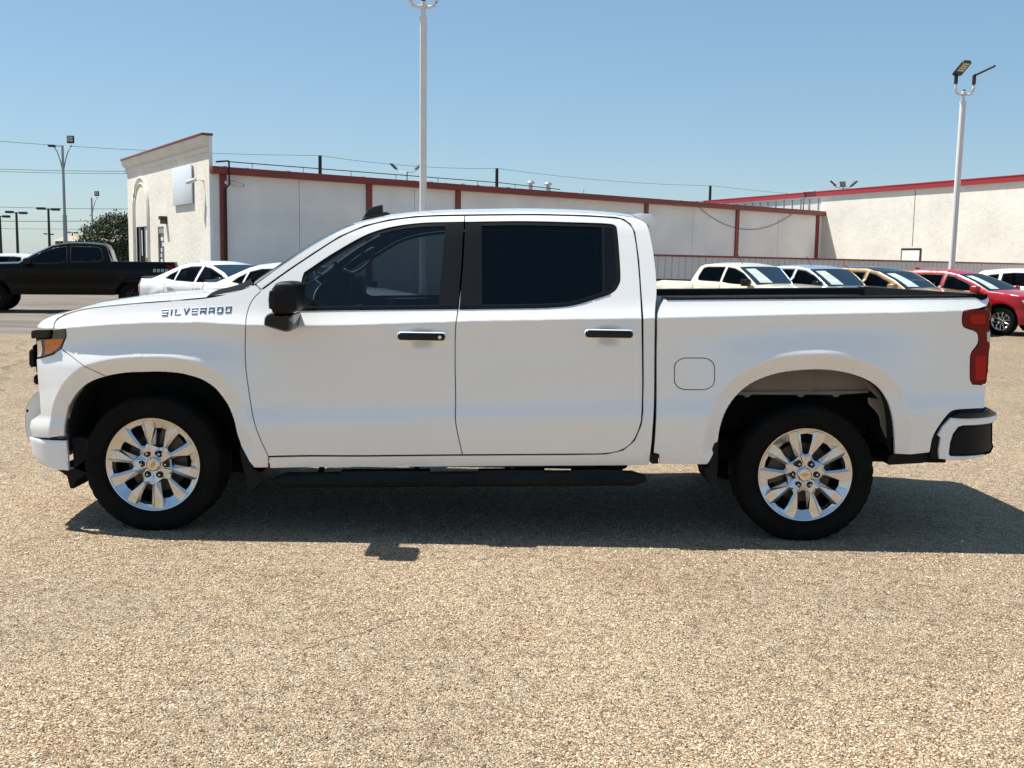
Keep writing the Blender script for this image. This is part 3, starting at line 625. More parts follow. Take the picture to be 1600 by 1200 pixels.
# ================================================================== WHEELS
def wheel_meshes(ro, ri, wd, tag, detail=True):
    """tyre, rim, cap ... meshes about the origin, axle along y, outside face towards -y"""
    k = ri/.272; mb = MB(); h = wd/2
    seg = 160 if detail else 64
    prof = [(ri*.985, -h+.018), (ri*1.0, -h+.012), (ri*1.03, -h+.006), (ri*1.06, -h+.0075), (ri*1.065, -h+.002), (ri+.46*(ro-ri), -h-.004), (ri+.62*(ro-ri), -h-.0045), (ri+.64*(ro-ri), -h-.002), (ri+.80*(ro-ri), -h+.002), (ri+.90*(ro-ri), -h+.010), (ro-.008, -h+.020), (ro-.003, -h+.032), (ro, -h+.05), (ro, -h+.085), (ro-.009, -h+.087), (ro-.009, -h+.097), (ro, -h+.099), (ro, -.004), (ro-.009, -.003)]
    prof = prof+[(r, -y) for r, y in prof[::-1]]; n = len(prof); V = []; F = []
    for i in range(seg):
        t = 2*math.pi*i/seg; c, q = math.cos(t), math.sin(t)
        for j, (r, y) in enumerate(prof):
            blk = (8 < j < 13 or n-14 < j < n-9)
            if blk and i % 4 == 0: r = r-.0045
            V.append((r*c, y, r*q))
    for i in range(seg):
        for j in range(n-1): F.append((i*n+j, i*n+j+1, ((i+1) % seg)*n+j+1, ((i+1) % seg)*n+j))
    out = {'tyre': (V, F)}
    # rim: five twin spokes, ten openings, faceted
    fy = -h+.020
    def A(u, v, d): return (u*k, v*k, d)
    c36, s36 = math.cos(R(36)), math.sin(R(36))
    def B(u, v, d): return ((u*c36+v*s36)*k, (-u*s36+v*c36)*k, d)
    def Cc_(ph, r, d): return (r*k*math.sin(R(ph)), r*k*math.cos(R(ph)), d)
    g = dict(h0=A(0, .040, -.016), hB=B(0, .040, -.016), h1=Cc_(18, .040, -.016), l0=A(0, .100, -.005), l1=A(.027, .112, .000), l2=A(.044, .19, .006), l3=A(.056, .250, .004),
             a0=A(0, .114, -.010), a1=A(.018, .123, -.008), a2=A(.033, .205, -.002), a3=A(.035, .234, -.006), a4=A(0, .239, -.008),
             n1=A(.0295, .1125, -.006), n2=A(.0465, .19, .000), n3=A(.0585, .250, -.002),
             m1=A(.0335, .110, -.008), m2=B(-.034, .203, -.004), b0=B(0, .096, -.030), b1=B(-.016, .108, -.034), b2=B(-.028, .208, -.028), b4=B(0, .214, -.028),
             r0=Cc_(0, .260, .000), r1=Cc_(12, .260, .000), r2=Cc_(24, .260, .000), r3=Cc_(36, .260, .000))
    fs = ['h0 l0 l1 n1 m1 h1', 'h1 m1 b1 b0 hB', 'l0 a0 a1 l1', 'l1 a1 a2 l2', 'l2 a2 a3 l3', 'a3 a4 r0 r1 l3', 'l1 l2 n2 n1', 'l2 l3 n3 n2', 'n1 n2 m2 m1', 'n2 n3 m2', 'n3 l3 r1', 'n3 r1 r2 m2', 'm1 m2 b2 b1', 'm2 r2 b2', 'r2 r3 b4 b2']
    walls = [('a0', 'a1'), ('a1', 'a2'), ('a2', 'a3'), ('a3', 'a4'), ('b0', 'b1'), ('b1', 'b2'), ('b2', 'b4')]
    V = []; F = []
    for q in range(5):
        ang = R(72*q)
        for sg in (1, -1):
            idx = {}
            for kk, (x, z, d) in g.items():
                x2 = x*sg; X = x2*math.cos(ang)+z*math.sin(ang); Z = -x2*math.sin(ang)+z*math.cos(ang); idx[kk] = len(V); V.append((X, fy-d, Z))
                idx[kk+'_'] = len(V); V.append((X*.995, fy-d+(.045 if kk[0] == 'a' else .03), Z*.995))
            for f_ in fs:
                f2 = [idx[t] for t in f_.split()]; F.append(tuple(f2 if sg > 0 else f2[::-1]))
            for a, b in walls:
                f2 = [idx[a], idx[b], idx[b+'_'], idx[a+'_']]; F.append(tuple(f2 if sg > 0 else f2[::-1]))
    out['rim'] = (V, F)
    out['lip'] = MB().rev([(.2585*k, fy+.001), (.262*k, fy-.003), (.270*k, fy-.004), (.274*k, fy+.002), (.272*k, fy+.02), (.262*k, fy+.03)], 96).rev([(.243*k, fy+.030), (.232*k, fy+.040), (.228*k, fy+.060)], 64)
    out['barrel'] = MB().rev([(.262*k, fy+.012), (.250*k, fy+.05), (.240*k, fy+.16), (.001, fy+.165)], 48)
    out['disc'] = MB().rev([(.06*k, fy+.085), (.172*k, fy+.085), (.172*k, fy+.115), (.06*k, fy+.115)], 48)
    out['caliper'] = MB().add([(r*k*math.cos(R(a)), y, r*k*math.sin(R(a))) for y in (fy+.06, fy+.13) for r, a in ((.12, 150), (.2, 150), (.21, 175), (.2, 200), (.12, 200))], [(0, 1, 2, 3, 4), (9, 8, 7, 6, 5), (0, 5, 6, 1), (1, 6, 7, 2), (2, 7, 8, 3), (3, 8, 9, 4), (4, 9, 5, 0)])
    out['cap'] = MB().rev([(.001, fy-.006), (.034*k, fy-.005), (.040*k, fy+.001), (.041*k, fy+.018)], 32)
    out['fy'] = fy; return out
def put_wheel(parent, wm, loc, rz, mats=('rubber', 'alloy'), spin=0.0, detail=True, cache={}):
    key = (id(wm), mats)
    if key not in cache:
        w_ = mk('wheel', *wm['tyre'], mats[0], parent, 32); rims = [mk('rim', *wm['rim'], mats[1], w_)]
        rims.append(wm['lip'].obj('rim_lip', mats[1], w_, 50)); rims.append(wm['barrel'].obj('barrel', 'alloy_dark', w_, 40)); wm['disc'].obj('brake_disc', 'steel', w_, 40); wm['caliper'].obj('caliper', 'steel', w_); cp = wm['cap'].obj('centre_cap', 'alloy', w_, 40)
        if detail:
            fy = wm['fy']
            mk('emblem', [(-.022, fy-.0085, -.006), (-.008, fy-.0085, -.006), (-.007, fy-.0085, -.011), (.008, fy-.0085, -.011), (.009, fy-.0085, -.004), (.023, fy-.0085, -.004), (.021, fy-.0085, .006), (.009, fy-.0085, .006), (.008, fy-.0085, .011), (-.007, fy-.0085, .011), (-.008, fy-.0085, .004), (-.024, fy-.0085, .004)], [tuple(range(12))], 'gold', w_)
            lg = MB().rev([(.001, fy-.004), (.008, fy-.004), (.010, fy+.004), (.010, fy+.022)], 6).rev([(.0105, fy+.0085), (.0195, fy+.0095), (.0205, fy+.022)], 16)
            tp = MB().rev([(.001, fy-.0075), (.005, fy-.006), (.0065, fy-.0042)], 10)
            l0 = lg.obj('lug_nut', 'gloss_black', w_, 40); tip = None
            for q in range(6):
                a = R(60*q); lc = (.0695*math.cos(a), 0, .0695*math.sin(a))
                if q == 0: l0.location = lc; tip = tp.obj('lug_tip', 'chrome', w_, 60, lc)
                else: inst(l0, w_, lc); inst(tip, w_, lc)
        cache[key] = w_
    else: w_ = copy_tree(cache[key], parent)
    w_.location = loc; w_.rotation_euler = (0, spin, rz); return w_

# ================================================================== THE WHITE PICKUP
TX0, YC = -.18, 6.936
truck = empty('pickup_truck', (TX0, YC, 0)); prop(truck, 'white four-door pickup truck parked broadside in the foreground', 'pickup truck')
def PL(px, py, s):      # pixel -> truck-local (x, z) at half width s on the near side
    q = P(px, py, YC-s); return q[0]-TX0, q[2]
cre = [(40, 519), (103, 513), (170, 508), (233, 505), (310, 504), (383, 508), (460, 509.5), (544, 508.5), (712, 503), (860, 500), (1003, 498), (1250, 492), (1502, 487), (1560, 486)]
crl = np.array([PL(a, b, 1.02) for a, b in cre]); CX, CZ = crl[:, 0], crl[:, 1]
FA_PX = [(101, 712), (100, 687), (102, 657), (110, 630), (127, 607), (150, 593), (187, 584), (227, 581.5), (267, 582), (300, 588), (327, 600), (347, 620), (362, 647), (370, 677), (377, 699)]
RA_PX = [(1120, 700), (1122, 690), (1125.6, 667.5), (1135, 641), (1154, 615), (1180, 596), (1217.5, 583), (1262.5, 578), (1300, 579), (1337.5, 587), (1367.5, 602), (1386, 626), (1394.5, 656), (1397.5, 690), (1398, 709.5)]
fa = np.array([PL(a, b, 1.02) for a, b in cr(FA_PX, 4)]); ra = np.array([PL(a, b, 1.02) for a, b in cr(RA_PX, 4)])
UU = np.array([-1.0, -.86, -.80, -.74, -.60, -.57, -.545, -.47, -.445, -.42, -.30, -.20, -.10, -.05, -.012, 0, .012, .06, .10, .20, .40, .50, .56, .60, .64, .70])
SS = np.array([.93, .965, .982, .996, 1.016, 1.019, 1.018, 1.0035, 1.002, 1.0035, 1.010, 1.013, 1.017, 1.022, 1.0285, 1.030, 1.0235, .998, .981, .943, .868, .829, .80, .775, .735, .66])
uf = np.linspace(-1, .7, 1701); sf = np.interp(uf, UU, SS); kern = np.exp(-.5*(np.arange(-36, 37)/11.)**2); kern /= kern.sum(); sm = np.convolve(np.pad(sf, 36, 'edge'), kern, 'valid'); wg = np.clip(np.abs(uf)/.03, 0, 1); sf = sm*wg+sf*(1-wg)
def sstep(a, b, x): t = np.clip((x-a)/(b-a), 0, 1); return t*t*(3-2*t)
FLR = .088
XH = [PL(659, 528, 1.025), PL(951, 524, 1.025)]
def s_truck(x, z):
    x = np.atleast_1d(np.asarray(x, float)); z = np.atleast_1d(np.asarray(z, float)); u = z-np.interp(x, CX, CZ); s = np.interp(u, uf, sf)
    s = np.where(x < fa[:, 0].min()+.02, np.maximum(s, np.where(u < -.3, 1.008, 0)), s)
    xr = PLX[0]; s = s-.50*np.maximum(0, xr-x)**2-.22*np.maximum(0, x-2.35)**2
    q = np.stack([x, z], 1); wz = sstep(-.04, -.22, u)
    for ar in (fa, ra):
        d = np.full(len(x), 9.)
        near = (x > ar[:, 0].min()-.6) & (x < ar[:, 0].max()+.6)
        if near.any(): d[near] = np.sqrt(((q[near][:, None, :]-ar[None, :, :])**2).sum(2)).min(1)
        s = s+wz*np.where(d < FLR, -.004+.054*(d/FLR), .050*(1-np.clip((d-FLR)/.34, 0, 1))**1.6)
    for hx, hz in XH: s = s-.034*np.exp(-(((x-hx)/.055)**4+((z-hz)/.047)**4))
    return s
PLX = [PL(165, 560, 1.0)[0]]
def SP(px, py):
    s = 1.0
    for _ in range(6):
        x, z = PL(px, py, s); s = float(s_truck(x, z)[0])
    return x, z
def SPS(pts): return [SP(a, b) for a, b in pts]
def S1(p): return float(s_truck(p[0], p[1])[0])
feat = [[(x, np.interp(x, CX, CZ)+dz) for x in np.arange(CX[0], CX[-1], .02)] for dz in (-.008, .0, .008)]
def offs_curve(c, d):
    e = np.gradient(c, axis=0); e /= np.hypot(e[:, 0], e[:, 1])[:, None]; n_ = np.stack([-e[:, 1], e[:, 0]], 1); return c+n_*d
for ar_ in (fa, ra):
    for dd in (-.006, .002, .010):
        c_ = offs_curve(ar_, FLR+dd); feat.append([tuple(q) for q in resample([tuple(p) for p in c_], .018)[:-1] if np.sqrt(((ar_-q)**2).sum(1)).min() > FLR-.012])
def tpart(name, outline, m, holes=(), parent=None, both=True, **kw):
    par = parent if parent is not None else (truck, truck)
    V, F = panel(outline, s_truck, holes=holes, **kw); o = mk(name, V, F, m, par[0], True)
    skin_normals(o, s_truck); o2 = mk(name, *mir(V, F), m, par[1], True) if both else None
    if o2: skin_normals(o2, s_truck, -1)
    return o, o2
GAP = .0027
DT = dict(inset=GAP, step=.022, feats=feat)
# door outlines
win_f = SPS(cr([(465, 485), (466, 470), (472, 437), (475.5, 426)], 3)[:-1]+cr([(475.5, 426), (517.5, 398), (557, 375), (583, 363), (617, 354), (662, 348.5), (725.2, 347)], 4)+cr([(720.5, 420), (716.2, 478), (715.8, 482.5)], 3))
win_r = SPS([(727, 347.2)]+cr([(760, 346.6), (822.5, 346), (917.5, 348.5), (950, 350), (961, 353), (964, 362), (967, 395), (969, 433), (966, 446), (956, 457.5), (929, 467), (894, 477), (860, 480.2), (820, 481.3), (718, 483)], 4)+[(719.5, 470), (723, 420)])
fr_door_front = cr([(408.6, 453.5), (394, 469), (386, 489), (383.6, 510), (383, 560), (387, 600), (396, 655), (407, 687), (419, 713)], 4)
b_gap = cr([(726.3, 336.9), (722, 420), (716.5, 478.5), (712, 510), (711, 560), (712, 622), (711.5, 653), (714.5, 675), (722.5, 710.5)], 4)
top_f = cr([(408.6, 453.5), (450, 423.5), (491, 396), (530.6, 371), (570, 354), (609, 344.6), (649, 339.5), (688, 337.5), (726.3, 336.9)], 4)
top_r = cr([(726.3, 336.9), (780, 336.2), (846, 336), (917.5, 338), (962.6, 341), (974, 344), (984, 351), (991, 364), (997, 407), (1002, 478), (1003.5, 537), (1004, 600), (1003, 644), (1000.5, 664), (990, 688), (972.5, 702.5), (946, 708.5), (900, 709.4), (722.5, 710.5)], 4)
front_door = SPS(fr_door_front+[(560, 712)]+b_gap[::-1]+top_f[::-1][1:-1])
rear_door = SPS(top_r[:-1]+b_gap[::-1][:-1])
HD = [(h[0], h[1], .085, .075, .009) for h in XH]
d1 = tpart('door', front_door, 'white', holes=[win_f], dense=[HD[0]], **DT); d2 = tpart('door', rear_door, 'white', holes=[win_r], dense=[HD[1]], **DT)
for o in d1: o['label'] = 'front door with a part see-through tinted window'
for o in d2: o['label'] = 'rear door with a black privacy window'
# window surround, glass, pillar trims
def ring(outer, inset): q = resample(outer, .02); q = q if area(q) > 0 else q[::-1]; return [tuple(p) for p in offset(q, inset)]
for (dr, wn) in ((d1, win_f), (d2, win_r)):
    tpart('window_seal', ring(wn, .0015), 'plastic', holes=[ring(wn, .022)], parent=dr, step=.05, push=-.006, flange=.02, roll=.0015, ring=.003)
gl_f = SPS(cr([(468, 478), (471, 441), (477.5, 430), (517.5, 402), (557, 379.5), (583, 368), (617, 358.5), (662, 353.5), (698, 351.5)], 4)+[(690, 420), (684.5, 479)])
gl_r = SPS([(752, 351), (941, 352.5), (943, 456), (920, 466), (890, 474), (860, 476.3), (753, 478)])
gq = SPS([(944, 353), (953, 354), (959.5, 358), (963, 395), (965, 433), (961, 443), (946, 456), (945, 400)])
tpart('window_glass', gl_f, 'glass_front', parent=d1, step=.06, push=-.013, flange=0, roll=0)
tpart('window_glass', gl_r, 'glass_rear', parent=d2, step=.06, push=-.013, flange=0, roll=0)
tpart('quarter_glass', gq, 'gloss_black', parent=d2, step=.06, push=-.011, flange=.01, roll=.001)
tpart('pillar_trim', SPS([(696, 350), (724, 349), (719, 420), (714.3, 479.5), (684.5, 479.5), (690, 420)]), 'satin_black', parent=d1, step=.05, push=-.004, flange=.02, roll=.002)
tpart('pillar_trim', SPS([(728.5, 349), (752.5, 349.5), (753.5, 477.5), (718, 478.5), (723, 420)]), 'satin_black', parent=d2, step=.05, push=-.004, flange=.02, roll=.002)
tpart('division_bar', SPS([(940.5, 351), (944.5, 351.5), (946, 455), (942, 457)]), 'plastic', parent=d2, step=.05, push=-.007, flange=.02, roll=.001)
tpart('corner_trim', SPS([(467, 478.5), (469, 458), (508, 478.5)]), 'gloss_black', parent=d1, step=.05, push=-.008, flange=.01, roll=.001)
tpart('belt_strip', SPS([(465, 481.5), (560, 479.8), (714.6, 478.2), (714.4, 482.6), (560, 484), (465, 485.8)]), 'gloss_black', parent=d1, step=.04, push=.004, flange=.02, roll=.003, ring=.002)
tpart('belt_strip', SPS(cr([(718, 478), (820, 477), (862, 476), (890, 473.5), (925, 464.5), (952, 455.5)], 3)+cr([(954, 458.6), (929, 467.2), (894, 477.2), (860, 480.6), (820, 481.7), (717.5, 483)], 3)), 'gloss_black', parent=d2, step=.04, push=.004, flange=.02, roll=.003, ring=.002)
# cab side: pillars, roof rail, rocker
ws_edge = cr([(399, 444), (439, 415.5), (491, 381.5), (530.6, 360), (554, 350.5)], 4)
rf_edge = cr([(554, 350.5), (580, 343.5), (612, 338), (675, 332.5), (780, 330), (850, 330), (917, 332.3), (965, 336), (992, 339.5)], 4)
cab_back = cr([(992, 339.5), (1008, 347), (1015, 362), (1021.5, 395), (1025.5, 430), (1026.5, 458), (1024.5, 480), (1023.8, 500), (1023.2, 560), (1022.5, 631), (1019.5, 680), (1017, 706), (1014.5, 727.5)], 4)
cab = ws_edge+rf_edge[1:]+cab_back[1:]+[(720, 729.5), (421.5, 732), (419.5, 714.5)]+[(560, 713.3), (722.5, 711.8), (900, 710.6), (946, 709.8), (973.5, 703.8), (991.5, 689), (1002, 664.5), (1004.5, 644), (1005.4, 600), (1005, 537), (1003.4, 478), (998.3, 407), (992.3, 363.5), (985, 350), (975, 342.7), (963, 339.6), (917.5, 336.7), (846, 334.7), (780, 334.9), (726.3, 335.5), (688, 336.1), (649, 338), (609, 343), (569.5, 352.5), (530, 369.7), (490.3, 394.8), (449.2, 422.3), (408, 452)]
tpart('cab_side', SPS(cab), 'white', **DT)
# fender, front corner, bed side
hood_line = cr([(84, 513.5), (85, 506), (89, 500), (100, 493.3), (133, 483.3), (200, 475.5), (267, 470.3), (323, 465.5), (355, 459), (382, 451), (398, 445)], 4)
seam = [(95.5, 545), (165, 588.5)]
fen = hood_line+[(408, 453.5)]+fr_door_front[1:]+[(419, 731), (397, 731)]+FA_PX[::-1][:9][0:1]+cr(FA_PX[::-1], 4)[1:36]
# arch part between mud flap and seam
arch_d = cr(FA_PX[::-1], 5); cut = [p for p in arch_d if p[0] > 166]; cut2 = [p for p in arch_d if p[0] <= 166]
hl_right = [(95.5, 545), (98.5, 537), (103.5, 525), (102.5, 515)]
fen = hood_line+[(408, 453.5)]+fr_door_front[1:]+[(419, 731), (397, 731), (386, 715)]+cut+[(165.5, 588.3)]+hl_right
tpart('fender', SPS(fen), 'white', **DT)
cor = [(165, 588.5)]+[p for p in cut2 if p[1] < 686]+[(60, 684), (50.5, 682), (46, 668), (48, 657), (55, 652), (63, 646), (61.5, 620), (59.5, 600), (57.5, 575), (56.8, 561), (68, 558.5), (83, 554), (95.5, 545)]
tpart('bumper_corner', SPS(cor), 'white', step=.025, inset=GAP*.7, feats=feat)
tl = cr([(1514, 484.5), (1507, 486), (1504.2, 492), (1504.2, 506), (1509, 512), (1522.5, 516.5), (1528.5, 523), (1528, 537), (1518, 551.5), (1516.3, 565), (1516.3, 592), (1520, 600.5)], 3)
bed = cr([(1037.5, 467.5), (1031, 479), (1027, 492.5), (1026.3, 520), (1025.5, 560), (1025.5, 631), (1023.5, 680), (1021, 708)], 3)+[(1029.5, 710), (1030, 725.5), (1105, 726)]+[p for p in cr(RA_PX, 4)]+[(1452, 707.5)]+cr([(1453.5, 705), (1457.5, 685), (1465.5, 669), (1482, 647), (1492, 641.3), (1503, 640)], 3)+[(1538.5, 638), (1541, 601.5)]+tl[::-1]+[(1514, 484.5), (1530, 482.3), (1543, 478), (1546.5, 470), (1544, 463.2)]
fuel = rrect(0, 1, 0, 1, .3, 6); fuel = SPS([(1054+62.5*a, 609-49.5*b) for a, b in fuel])
bs = tpart('bed_side', SPS(bed), 'white', holes=[fuel], **DT)
tpart('fuel_door', fuel, 'white', parent=bs, step=.02, inset=.0024, both=False)
mk('fuel_pull', *puff(SPS([(1107, 580), (1109, 578), (1116, 578), (1116, 588), (1109, 588), (1107, 586)]), [-1.030, -1.024, -1.01], [.004, 0, 0]), 'white', bs[0], 40)
tailo = tl+[(1540, 601), (1543, 594), (1545.5, 570), (1547.3, 535), (1547.5, 487), (1544.5, 483)]
tls = tpart('taillight', SPS(tailo), 'taillight', step=.03, inset=.003, push=.004, roll=.008, ring=.014)
tpart('taillight_lens', SPS([(1515, 491), (1539, 491), (1540, 506), (1524, 507), (1515, 503)]), 'taillight2', parent=tls, step=.02, push=.007, roll=.004, flange=.008)
tpart('taillight_lens', SPS([(1523, 555), (1541, 555), (1539, 594), (1523, 594)]), 'taillight2', parent=tls, step=.02, push=.007, roll=.004, flange=.008)
tpart('reversing_lens', SPS([(1541.5, 519), (1546.5, 518), (1546.5, 535), (1542, 533)]), 'clear', parent=tls, step=.02, push=.008, roll=.002, flange=.01)
# headlight
hls = tpart('headlight', SPS([(57, 530), (80, 529), (83, 515.3), (101.5, 515.5), (102.5, 525), (97.5, 537), (94.5, 544.5), (82, 553), (68, 557.5), (57, 559.5)]), 'lamp', step=.03, push=-.003, inset=.002, roll=.004)
tpart('amber_marker', SPS([(69.5, 531), (99, 529.5), (96, 537), (91, 543.5), (81, 551.5), (70, 554.5)]), 'amber', parent=hls, step=.02, push=.001, roll=.003, flange=.006)
tpart('headlight_chrome', SPS([(58, 533), (63.5, 532), (66, 545), (64, 556.5), (58.5, 558)]), 'chrome', parent=hls, step=.02, push=.0005, roll=.002, flange=.006)
tpart('lamp_brow', SPS([(50, 517), (56, 515.5), (81, 515.3), (78.5, 521), (74.5, 527.5), (50, 529)]), 'gloss_black', parent=hls, step=.02, push=.010, roll=.006, flange=.03)
# inner lining that closes the body behind the panels
lin = SPS([(424, 722), (414, 708), (392, 600), (390, 520), (404, 487.5), (560, 487), (716, 485), (860, 483), (960, 465), (975, 480), (1010, 520), (1012, 722), (700, 724)])
V, F = panel(lin, s_truck, step=.08, push=-.045, flange=0, roll=0); mk('inner_panel', V, F, 'dark', truck); mk('inner_panel', *mir(V, F), 'dark', truck)
for wn, ol in ((win_f, front_door), (win_r, rear_door)):
    top_only = [p for p in resample(ol, .03) if p[1] > 1.18]
    V, F = panel([tuple(p) for p in resample(ol, .03)], s_truck, holes=[ring(wn, .012)], step=.08, push=-.040, flange=0, roll=0, inset=.012); mk('door_lining', V, F, 'seat', truck); mk('door_lining', *mir(V, F), 'seat', truck)
cabl = SPS(ws_edge+rf_edge[1:]+cab_back[1:12]+[(1000, 478), (990, 363), (975, 345), (917, 339), (726, 338), (649, 341), (569, 356), (490, 398), (410, 455)])
V, F = panel(cabl, s_truck, step=.08, push=-.03, flange=0, roll=0, inset=.006); mk('pillar_lining', V, F, 'seat', truck); mk('pillar_lining', *mir(V, F), 'seat', truck)
# hood: loft with crown, its front corner rolled over the headlight
hood_e = cr([(58, 511.5), (60, 507), (67, 500.5), (79, 494.8), (100, 490.8), (133, 482.0), (200, 474.3), (267, 469.1), (322, 464.3)], 4)
sil = [(40, 513), (58, 506), (73, 492), (100, 480), (143, 468), (217, 458), (300, 451.5), (330, 449.5)]
he = SPS(hood_e); hs = [S1(p)-.004 for p in he]; YM = YC-.45
hc = []
for (px, py), (x, z) in zip(hood_e, he):
    zs = P(px, np.interp(px, [a for a, b in sil], [b for a, b in sil]), YM)[2]; hc.append(max(.006, zs-z))
hc = np.array(hc); hc[0] = .02; bx = np.linspace(-.20, -.10, len(he)); bx[-8:] = np.linspace(bx[-8], -.02, 8)
V, F = loft(he, hs, bx, hc, n=28, pw=3.2); hood = mk('hood', V, F, 'white', truck, True)
hcor = SPS(cr([(58, 511.5), (60, 507), (67, 500.5), (79, 494.8), (100, 490.8)], 4)+[(99.5, 491.8), (88, 498), (83.3, 505), (82.3, 513), (70, 513.3)])
V, F = panel(hcor, s_truck, step=.015, push=-.004, flange=.03, roll=.001, ring=.003); mk('hood_corner', V, F, 'white', truck, True); mk('hood_corner', *mir(V, F), 'white', truck, True)
# hood side strip between the hood edge and the fender line
strip_o = SPS(hood_e[16:]); strip_i = SPS([(a, b) for a, b in hood_line if 99 < a < 324]);
# cowl, windshield, roof
ce = SPS(cr([(322, 463.5), (345, 459.5), (372, 453), (396, 444.5)], 3)); cs = [S1(p)-.012 for p in ce]
V, F = loft(ce, cs, np.linspace(-.03, -.17, len(ce)), np.linspace(.040, .03, len(ce)), n=20, pw=4); mk('cowl', V, F, 'cap_black', truck, True)
we = SPS(cr([(397, 445), (439, 416.0), (491, 382), (530.6, 360.5), (553.5, 351)], 4)); wsz = [S1(p)-.006 for p in we]
V, F = loft(we, wsz, np.linspace(-.17, -.10, len(we)), np.linspace(.0, .02, len(we)), n=20); mk('windshield', V, F, 'glass_shield', truck, True)
re_ = SPS(rf_edge); rs = [S1(p)-.003 for p in re_]; nr_ = len(re_)
V, F = loft(re_, rs, np.concatenate([np.linspace(-.10, 0, 9), np.zeros(nr_-9)]), np.concatenate([np.linspace(.02, .042, 9), np.full(nr_-9, .042)]), n=24, pw=2.6); mk('roof', V, F, 'white', truck, True)
V, F = loft([(a, b-.035) for a, b in re_], [q-.03 for q in rs], np.concatenate([np.linspace(-.09, 0, 9), np.zeros(nr_-9)]), .03, n=12); mk('headliner', V, F, 'seat', truck, True)
sp = [PL(a, b, .74) for a, b in ((990, 337.5), (1003, 335.2), (1017, 336.3), (1023.5, 345), (1018.5, 356.5), (1012, 352), (1004, 345))]
V = []; F = []
for x, z in sp:
    for t in np.linspace(-1, 1, 13): V.append((x+.02*(1-t*t), t*.765, z+.028*(1-abs(t)**2.6)))
n_ = 13
for i in range(len(sp)):
    j = (i+1) % len(sp)
    for k in range(12): F.append((i*n_+k, i*n_+k+1, j*n_+k+1, j*n_+k))
F.append(tuple(i*n_ for i in range(len(sp)))); F.append(tuple(i*n_+12 for i in range(len(sp)))[::-1]); mk('roof_spoiler', V, F, 'white', truck, 35)
cbk = SPS(cab_back[4:]); V, F = loft([(x-.012, z) for x, z in cbk], [S1(p)-.012 for p in cbk], .03, 0, n=14); mk('cab_back', V, F, 'white', truck, True)
V, F = loft([PL(1020, 372, .8), PL(1025, 440, .8)], [.62, .66], .035, 0, n=14); mk('rear_window', V, F, 'glass_rear', truck, True)
# shark fin and its base
fx0, fz0 = P(563, 345, YC)[0]-TX0, P(563, 343, YC)[2]; fx1, fz1 = P(612, 334, YC)[0]-TX0, P(612, 333, YC)[2]
def finp(px, py): q = P(px, py, YC-.02); return q[0]-TX0, q[2]
an = mk('antenna_base', *puff([finp(*p) for p in ((562, 349), (571, 339), (588, 332.5), (605, 331), (611, 333.5), (600, 342))], [-.075, -.055, .055, .075], [.006, 0, 0, .006]), 'gloss_black', truck, 50)
mk('antenna_fin', *puff([finp(*p) for p in ((566, 341), (575, 327), (583, 323), (597.5, 319.5), (598, 332), (585, 335))], [-.022, -.014, .014, .022], [.006, 0, 0, .006]), 'gloss_black', an, 50)
# bed: inner walls, cap rails, floor, tailgate
b_top = [PL(1038, 467, .985), PL(1544, 463.2, .98)]; bx0, bx1 = b_top[0][0], b_top[1][0]-.03
def rail_z(x): return b_top[0][1]+(b_top[1][1]-b_top[0][1])*(x-b_top[0][0])/(b_top[1][0]-b_top[0][0])
for sy in (-1, 1):
    V = []; F = []
    for k in range(25):
        x = bx0+.01+(bx1-bx0)*k/24; z = rail_z(x)
        so_ = float(s_truck(x, z-.01)[0])
        for yy, zz in ((so_+.0015, z-.006), (so_-.001, z+.003), (so_-.015, z+.008), (so_-.18, z+.006), (so_-.188, z-.038)): V.append((x, sy*yy, zz))
    for k in range(24):
        for j in range(4): F.append((k*5+j, k*5+j+1, (k+1)*5+j+1, (k+1)*5+j))
    mk('bed_rail_cap', V, F, 'cap_black', truck, 50)
    mk('bed_wall', [(bx0+.02, sy*.82, .9), (bx1-.1, sy*.82, .9), (bx1-.1, sy*.82, rail_z(bx1)-.0), (bx0+.02, sy*.82, rail_z(bx0)-.0)], [(0, 1, 2, 3)], 'white', truck)
mk('bed_floor', [(bx0, -.80, .9), (bx1, -.80, .9), (bx1, .80, .9), (bx0, .80, .9)], [(0, 1, 2, 3)], 'plastic', truck); mk('bed_headboard', [(bx0+.015, -.93, .45), (bx0+.015, .93, .45), (bx0+.015, .93, 1.38), (bx0+.015, -.93, 1.38)], [(0, 1, 2, 3)], 'white', truck)
tge = SPS([(1544.5, 463.6), (1546.8, 470), (1543.5, 478), (1545.5, 484), (1546, 520), (1544, 570), (1540.5, 602), (1538.5, 637)])
V, F = loft([(x-.006, z) for x, z in tge], [S1(p)-.03 for p in tge], .03, 0, n=16); mk('tailgate', V, F, 'white', truck, 40)
tz = rail_z(bx1); mk('tailgate_cap', [(bx1-.08, -.95, tz+.012), (bx1+.04, -.95, tz+.012), (bx1+.04, .95, tz+.012), (bx1-.08, .95, tz+.012), (bx1-.08, -.95, tz-.06), (bx1+.04, -.95, tz-.01), (bx1+.04, .95, tz-.01), (bx1-.08, .95, tz-.06)], [(0, 1, 2, 3), (0, 3, 7, 4), (0, 4, 5, 1), (1, 5, 6, 2), (2, 6, 7, 3)], 'cap_black', truck)
box_obj('tail_leak_block', (bx1-.25, -.93, .55), (bx1-.02, .93, .84), 'dark', truck)  # dark box added to stop sunlight leaking between tailgate and bumper
mk('tailgate_inner', [(bx1-.085, -.9, .9), (bx1-.085, .9, .9), (bx1-.085, .9, tz), (bx1-.085, -.9, tz)], [(0, 1, 2, 3)], 'cap_black', truck)
